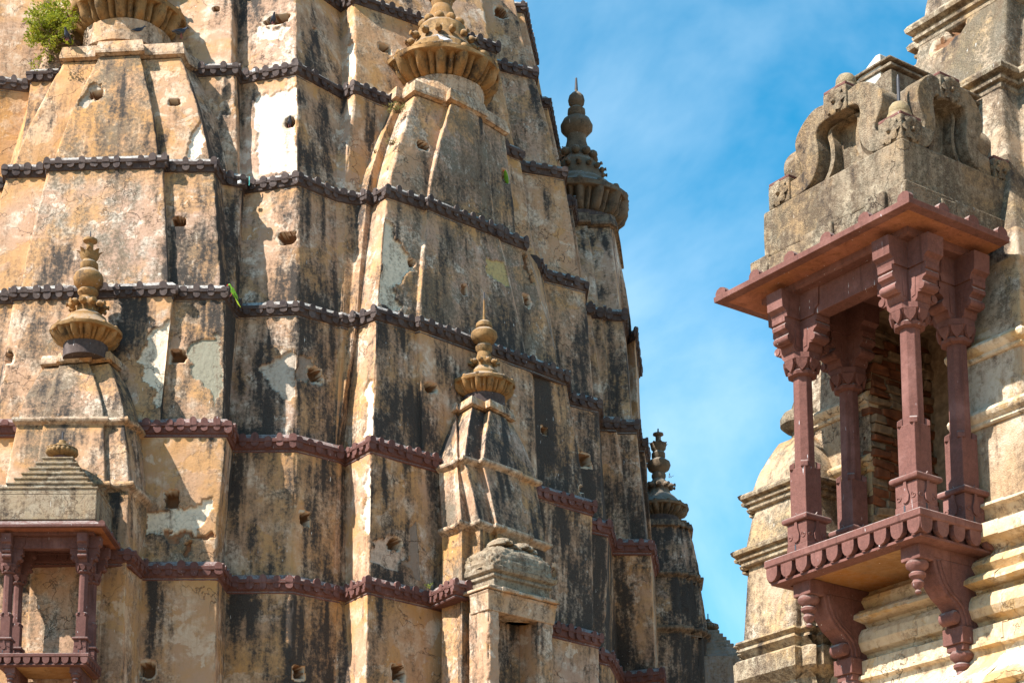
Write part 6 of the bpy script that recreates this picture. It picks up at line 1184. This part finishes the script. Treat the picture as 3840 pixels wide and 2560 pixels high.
for i in range(9):
    xx = .46 + i * .10
    cr.lathe([(.001, -.30), (.06, -.27), (.10, -.15), (.125, 0), (.10, .15), (.06, .27), (.001, .30)], seg=10)
    k = len(cr.v)
    for q in range(k - 70, k):
        p = cr.v[q]; cr.v[q] = (xx + p[0] * .85, .36 + p[2], .97 + abs(p[1]) * 1.1 * (1 if p[1] > 0 else -.2) + .05 * math.sin(i * 1.3))
cr.obj('ribbed_crest', M_roofgrey, nich, smooth=60)
MB().lathe([(.001, -.07), (.05, -.055), (.07, 0), (.055, .05), (.02, .075), (.001, .08)], c=(.80, .9, 1.30), seg=14).obj('knob', M_roofgrey, nich, smooth=60)
MB().box(.77, .83, .87, .93, .9, 1.26).obj('knob_stem', M_roofgrey, nich)

# ------------------------------------------------------------------ far pavilion roof
far = thing('pavilion_roof', 'distant dark stepped pyramid roof with small finial, behind the tower foot', 'roof', (4.66, 46.0, 0), R(-3))
fz = 14.45
fr = MB(); 
fr.box(-.95, .95, -.95, .95, 0.0, fz - 1.05)
fo = fr.obj('roof_block', M_slate, far)
for i in range(8):
    t = i / 8; w = .80 * (1 - .78 * t)
    MB().box(-w, w, -w, w, fz - 1.06 + i * .10 + .0, fz - 1.06 + (i + 1) * .10 + .004 * i).obj('roof_step', M_slate, fo, bevel=.015)
small_finial(far, fo, 0, 0, fz - .27, .72, M_kal2, M_slate)

# ------------------------------------------------------------------ birds
def bird(name, label, loc, rz, spine, mat, cat, parts, scale=1.0, group=None):
    """spine: [(y, z, half width, half height)] from tail to beak tip, facing +y"""
    m = MB(); n = 12; V = []; F = []
    for (y, z, w, h) in spine:
        for k in range(n):
            a = 2 * math.pi * k / n
            V.append((w * math.cos(a), y, z + h * math.sin(a)))
    for i in range(len(spine) - 1):
        for k in range(n):
            F.append((i * n + k, i * n + (k + 1) % n, (i + 1) * n + (k + 1) % n, (i + 1) * n + k))
    F += [tuple(range(n))[::-1], tuple((len(spine) - 1) * n + k for k in range(n))]
    root = thing(name, label, cat, loc, rz, scale, group)
    b = m.add(V, F).obj('body', mat, root, smooth=60)
    s = b.modifiers.new('smooth', 'SUBSURF'); s.levels = 1; s.render_levels = 1
    parts(root, b)
    return root
M_pig = simple('blue_grey_feathers', (0.055, 0.065, 0.09), .45, 30, .6, .3)
M_pig2 = simple('pale_grey_feathers', (0.40, 0.43, 0.48), .3, 30, .6, .3)
M_pigw = simple('dark_wing_feathers', (0.035, 0.04, 0.055), .4, 40, .6, .3)
M_pigw2 = simple('pale_wing_feathers', (0.52, 0.54, 0.58), .35, 18, .6, .3)
M_leg = simple('pink_bird_legs', (0.35, 0.10, 0.09), .2, 10)
M_par = simple('green_feathers', (0.13, 0.29, 0.02), .35, 25, .5, .3)
M_part = simple('yellow_green_feathers', (0.42, 0.52, 0.04), .3, 25, .5, .3)
M_beak = simple('red_beak', (0.55, 0.03, 0.02), .2, 10, .4)
M_eye = simple('dark_eye', (0.01, 0.01, 0.01), .1, 10, .2)
PIG = [(-.175, .085, .012, .006), (-.12, .092, .026, .012), (-.07, .105, .042, .035), (0, .125, .055, .055), (.05, .145, .052, .056), (.085, .175, .036, .042), (.10, .205, .027, .03), (.115, .232, .024, .025), (.135, .240, .019, .02), (.150, .236, .008, .009), (.168, .228, .003, .003)]
def pigparts(wm):
    def f(root, b):
        for s in (-1, 1):
            m = MB()
            P = [(-.16, .088), (-.10, .092), (-.02, .082), (.04, .10), (.065, .135), (.05, .165), (-.01, .162), (-.08, .125)]
            m.prism(P, .047, .058, lambda p, a: (s * (a - .012 * abs(p[0]) / .16 * 1.6), p[0], p[1]))
            m.obj('wing', wm, root, bevel=.004)
            MB().tube([(s * .02, .01, .085), (s * .022, .015, .03), (s * .022, .03, .004), (s * .022, .05, .002)], .005, 5).obj('leg', M_leg, root)
            MB().lathe([(.001, -.004), (.004, 0), (.001, .004)], c=(s * .021, .125, .244), seg=8).obj('eye', M_eye, root)
    return f
def pigeon(label, loc, rz, pale=False, scale=1.0):
    return bird('pigeon', label, loc, rz, PIG, M_pig2 if pale else M_pig, 'pigeon', pigparts(M_pigw2 if pale else M_pigw), scale, 'pigeons on the temple')
PAR = [(-.17, -.15, .006, .005), (-.125, -.08, .014, .010), (-.08, -.01, .026, .018), (-.05, .05, .046, .040), (-.02, .105, .056, .054), (.0, .16, .050, .050), (.015, .20, .038, .040), (.03, .232, .036, .034), (.05, .243, .030, .030), (.07, .238, .012, .016), (.082, .222, .004, .006)]
def parparts(root, b):
    for s in (-1, 1):
        m = MB(); P = [(-.125, -.06), (-.075, .02), (-.04, .06), (.015, .13), (.01, .18), (-.025, .175), (-.07, .09), (-.115, 0)]
        m.prism(P, .044, .058, lambda p, a: (s * (a + .004 * math.sin(p[1] * 20)), p[0], p[1])); m.obj('wing', M_par, root, bevel=.004)
        MB().lathe([(.001, -.004), (.004, 0), (.001, .004)], c=(s * .024, .05, .25), seg=8).obj('eye', M_eye, root)
        MB().tube([(s * .015, 0, .075), (s * .015, .01, .03), (s * .015, .03, .02)], .006, 5).obj('leg', M_leg, root)
    MB().prism([(.062, .252), (.085, .248), (.096, .230), (.090, .212), (.082, .226), (.066, .226)], -.010, .010, lambda p, a: (a, p[0], p[1])).obj('beak', M_beak, root, bevel=.003)
    MB().prism([(-.18, -.18), (-.15, -.13), (-.09, -.02), (-.075, -.03), (-.13, -.14), (-.172, -.185)], -.010, .010, lambda p, a: (a, p[0], p[1])).obj('tail', M_part, root, bevel=.003)
pigeon('dark pigeon on the cap corner below the green bush', PT['p1'], R(170))
pigeon('dark pigeon resting low at the middle of the round drum', (PT['p2'][0], PT['p2'][1], PT['p2'][2] - .04), R(-75))
pigeon('blue grey pigeon at the right end of the cap beside the ribbed wheel', PT['p3'], R(-60), scale=1.1)
pigeon('pale grey pigeon standing on the ribbed finial of the middle spire', PT['p6'], R(80), True, 1.1)
HL = DATA['holes']
def hole_at(t, n): return [h for h in HL if h[0] == t][n]
h = hole_at('T10', 0); pigeon('dark pigeon in the wide broken hole near the top of the tower', (h[1] - .10, h[2] + .02, h[3] - .11), R(200), scale=.9)
h = hole_at('T21', 0); pigeon('dark pigeon inside the round hole in the white sunlit wall', (h[1], h[2] + .05, h[3] - .10), R(190), scale=.85)
bird('parakeet', 'yellow green parakeet perched at the end of a red cornice', PT['parrot'], R(105), PAR, M_par, 'parakeet', parparts, 1.0, 'parakeets on the temple')
h = hole_at('leafR', 1); bird('parakeet', 'green parakeet peering from a hole in the shaded spire', (h[1] + .01, h[2] + .0, h[3] - .14), R(150), PAR[2:], M_par, 'parakeet', lambda r, b: [MB().prism([(.062, .252), (.085, .248), (.096, .230), (.090, .212), (.082, .226), (.066, .226)], -.010, .010, lambda p, a: (a, p[0], p[1])).obj('beak', M_beak, r)], 1.0, 'parakeets on the temple')

# ------------------------------------------------------------------ plants
def leaf_mat(name, a, b):
    N = NT(name); f = N.noise(9, 3, .6); c = N.mix(N.rng(f, .35, .65), a, b); N.l(c, N.b.inputs['Base Color'])
    N.b.inputs['Roughness'].default_value = .5
    tr = N.n('ShaderNodeBsdfTranslucent'); N.l(c, tr.inputs[0]); mx = N.n('ShaderNodeMixShader'); mx.inputs[0].default_value = .35
    N.l(N.b.outputs[0], mx.inputs[1]); N.l(tr.outputs[0], mx.inputs[2]); N.l(mx.outputs[0], N.out.inputs[0]); return N.m
M_leaf = leaf_mat('bush_leaves', (0.16, 0.20, 0.015), (0.36, 0.36, 0.03))
M_twig = simple('bare_twigs', (0.16, 0.09, 0.05), .4, 20)
M_dry = leaf_mat('dry_tuft', (0.20, 0.21, 0.06), (0.30, 0.26, 0.10))
def leaves(m, c, r, n, s, flat=1.0):
    for _ in range(n):
        d = Vector((random.gauss(0, 1), random.gauss(0, 1), random.gauss(0, 1))).normalized() * (random.random() ** .45)
        p = Vector(c) + Vector((d.x * r[0], d.y * r[1], d.z * r[2]))
        a = Vector((random.gauss(0, 1), random.gauss(0, 1), random.gauss(0, .7))).normalized(); b = a.orthogonal().normalized()
        b = (Matrix.Rotation(random.uniform(0, 6.28), 3, a) @ b)
        l = s * random.uniform(.6, 1.3); w = l * .42
        k = a.cross(b) * l * .12
        m.add([p, p + a * l * .5 + b * w * .5 + k, p + a * l, p + a * l * .5 - b * w * .5 + k], [(0, 1, 2), (0, 2, 3)])
bush = thing('bush', 'leafy yellow green bush growing from the roof edge at top left', 'bush', PT['bush'])
br = MB(); tips = []
def grow(p, d, l, r, depth):
    pts = [Vector(p)]; q = Vector(p); dd = Vector(d)
    for i in range(4):
        dd = (dd + Vector((random.gauss(0, .16), random.gauss(0, .16), random.gauss(0, .12)))).normalized(); q = q + dd * l / 4; pts.append(q.copy())
    br.tube(pts, [r * (1 - .12 * i) for i in range(5)], 5)
    if depth == 0: tips.append((q, dd)); return
    for k in range(random.choice((2, 3, 3))):
        nd = (dd + Vector((random.gauss(0, .55), random.gauss(0, .45), random.gauss(.05, .45)))).normalized()
        grow(pts[random.choice((2, 3, 4))], nd, l * random.uniform(.6, .85), r * .58, depth - 1)
for d in ((-.75, -.1, .7), (-.5, .1, .9), (-.95, 0, .35), (-.2, -.1, 1.0), (-.6, -.3, .55), (-.9, -.1, .9), (-.35, -.2, .8)):
    grow((0, 0, 0), d, random.uniform(.40, .62), .018, 3)
br.obj('branches', M_twig, bush)
lf = MB()
for (q, d) in tips:
    if q.z < .18 and random.random() < .75: continue
    if q.x > .02 and random.random() < .6: continue
    leaves(lf, q, (.10, .10, .09), random.choice((24, 34, 44)), .066)
for c, r, n in (((-.85, 0, 1.0), (.42, .3, .40), 500), ((-.55, 0, 1.15), (.42, .3, .40), 500), ((-.95, 0, .62), (.26, .24, .26), 260), ((-.62, -.1, .55), (.22, .2, .22), 160), ((-1.15, 0, .5), (.12, .12, .12), 60)):
    leaves(lf, c, r, int(n * 1.25), .084)
lf.obj('foliage', M_leaf, bush)
tw = MB()
for i in range(46):
    a = Vector((random.uniform(-.9, .25), random.uniform(-.2, .1), random.uniform(-.5, .45)))
    pts = [Vector((random.uniform(-.15, .1), 0, random.uniform(-.1, .3)))]
    for k in range(4): pts.append(pts[0] + a * (k + 1) / 4 + Vector((random.gauss(0, .03), random.gauss(0, .03), random.gauss(0, .03))))
    tw.tube(pts, [.006, .005, .004, .003, .002], 4)
tw.obj('bare_twigs', M_twig, bush)
def tuft(label, loc, h, n, mat=M_dry, lean=(0, -.3, 0)):
    t = thing('weed', label, 'weed', loc, group='weeds rooted in the masonry')
    s = MB(); l = MB()
    for i in range(n):
        d = Vector((random.gauss(0, .5) + lean[0], random.gauss(0, .4) + lean[1], random.uniform(.4, 1.1) + lean[2])).normalized(); L = h * random.uniform(.5, 1.1)
        p0 = Vector((random.gauss(0, h * .15), random.gauss(0, h * .05), 0)); p1 = p0 + d * L * .5; p2 = p0 + d * L + Vector((0, 0, -L * .15))
        s.tube([p0, p1, p2], [.006, .004, .002], 4); leaves(l, p2, (h * .2, h * .2, h * .16), 7, h * .16); leaves(l, p1, (h * .2,) * 3, 5, h * .16)
    s.obj('stems', M_twig, t); l.obj('foliage', mat, t)
    return t
tuft('green weed under the broken cap corner of the middle spire', PT['pl1'], .26, 26)
tuft('small weed halfway down the cracked left edge of the middle spire', PT['pl2'], .17, 18)
tuft('tiny pale weed lowest beside the cracked spire edge', PT['pl3'], .11, 10)
tuft('bare dry plant at the shoulder of the darkened finial', PT['pl4'], .34, 6, M_twig)
tuft('little green sprig on the finial at the far right edge', PT['pl5'], .12, 5, M_leaf, (.4, 0, .1))
tuft('thin yellowish stalk standing on the lower red cornice', PT['stalk'], .16, 4, M_part, (0, 0, 1.5))
# ------------------------------------------------------------------ small fittings on the cornices
M_box = simple('pale_plastic', (0.62, 0.64, 0.66), .1, 10, .5, .05)
M_teal = simple('teal_insulation', (0.02, 0.32, 0.30), .2, 10, .5, .05)
for key, lab in (('box1', 'white junction box on the cornice beside the teal cable'), ('box2', 'white junction box on the high dark cornice')):
    t = thing('junction_box', lab, 'junction box', PT[key], R(-20), group='junction boxes on the cornices')
    MB().box(-.035, .035, -.02, .02, 0, .07).obj('housing', M_box, t, bevel=.005)
    MB().box(-.028, .028, -.026, -.0195, .012, .058).obj('cover', M_box, t, bevel=.002)
c = MB().tube([(0, 0, .10), (.004, -.01, .05), (.0, -.02, .0), (.006, -.02, -.06), (.0, -.02, -.10)], .012, 6).obj('cable', M_teal, None)
c.location = PT['teal']
tag(c, 'short teal cable hanging over the cornice beside a white junction box', 'cable')
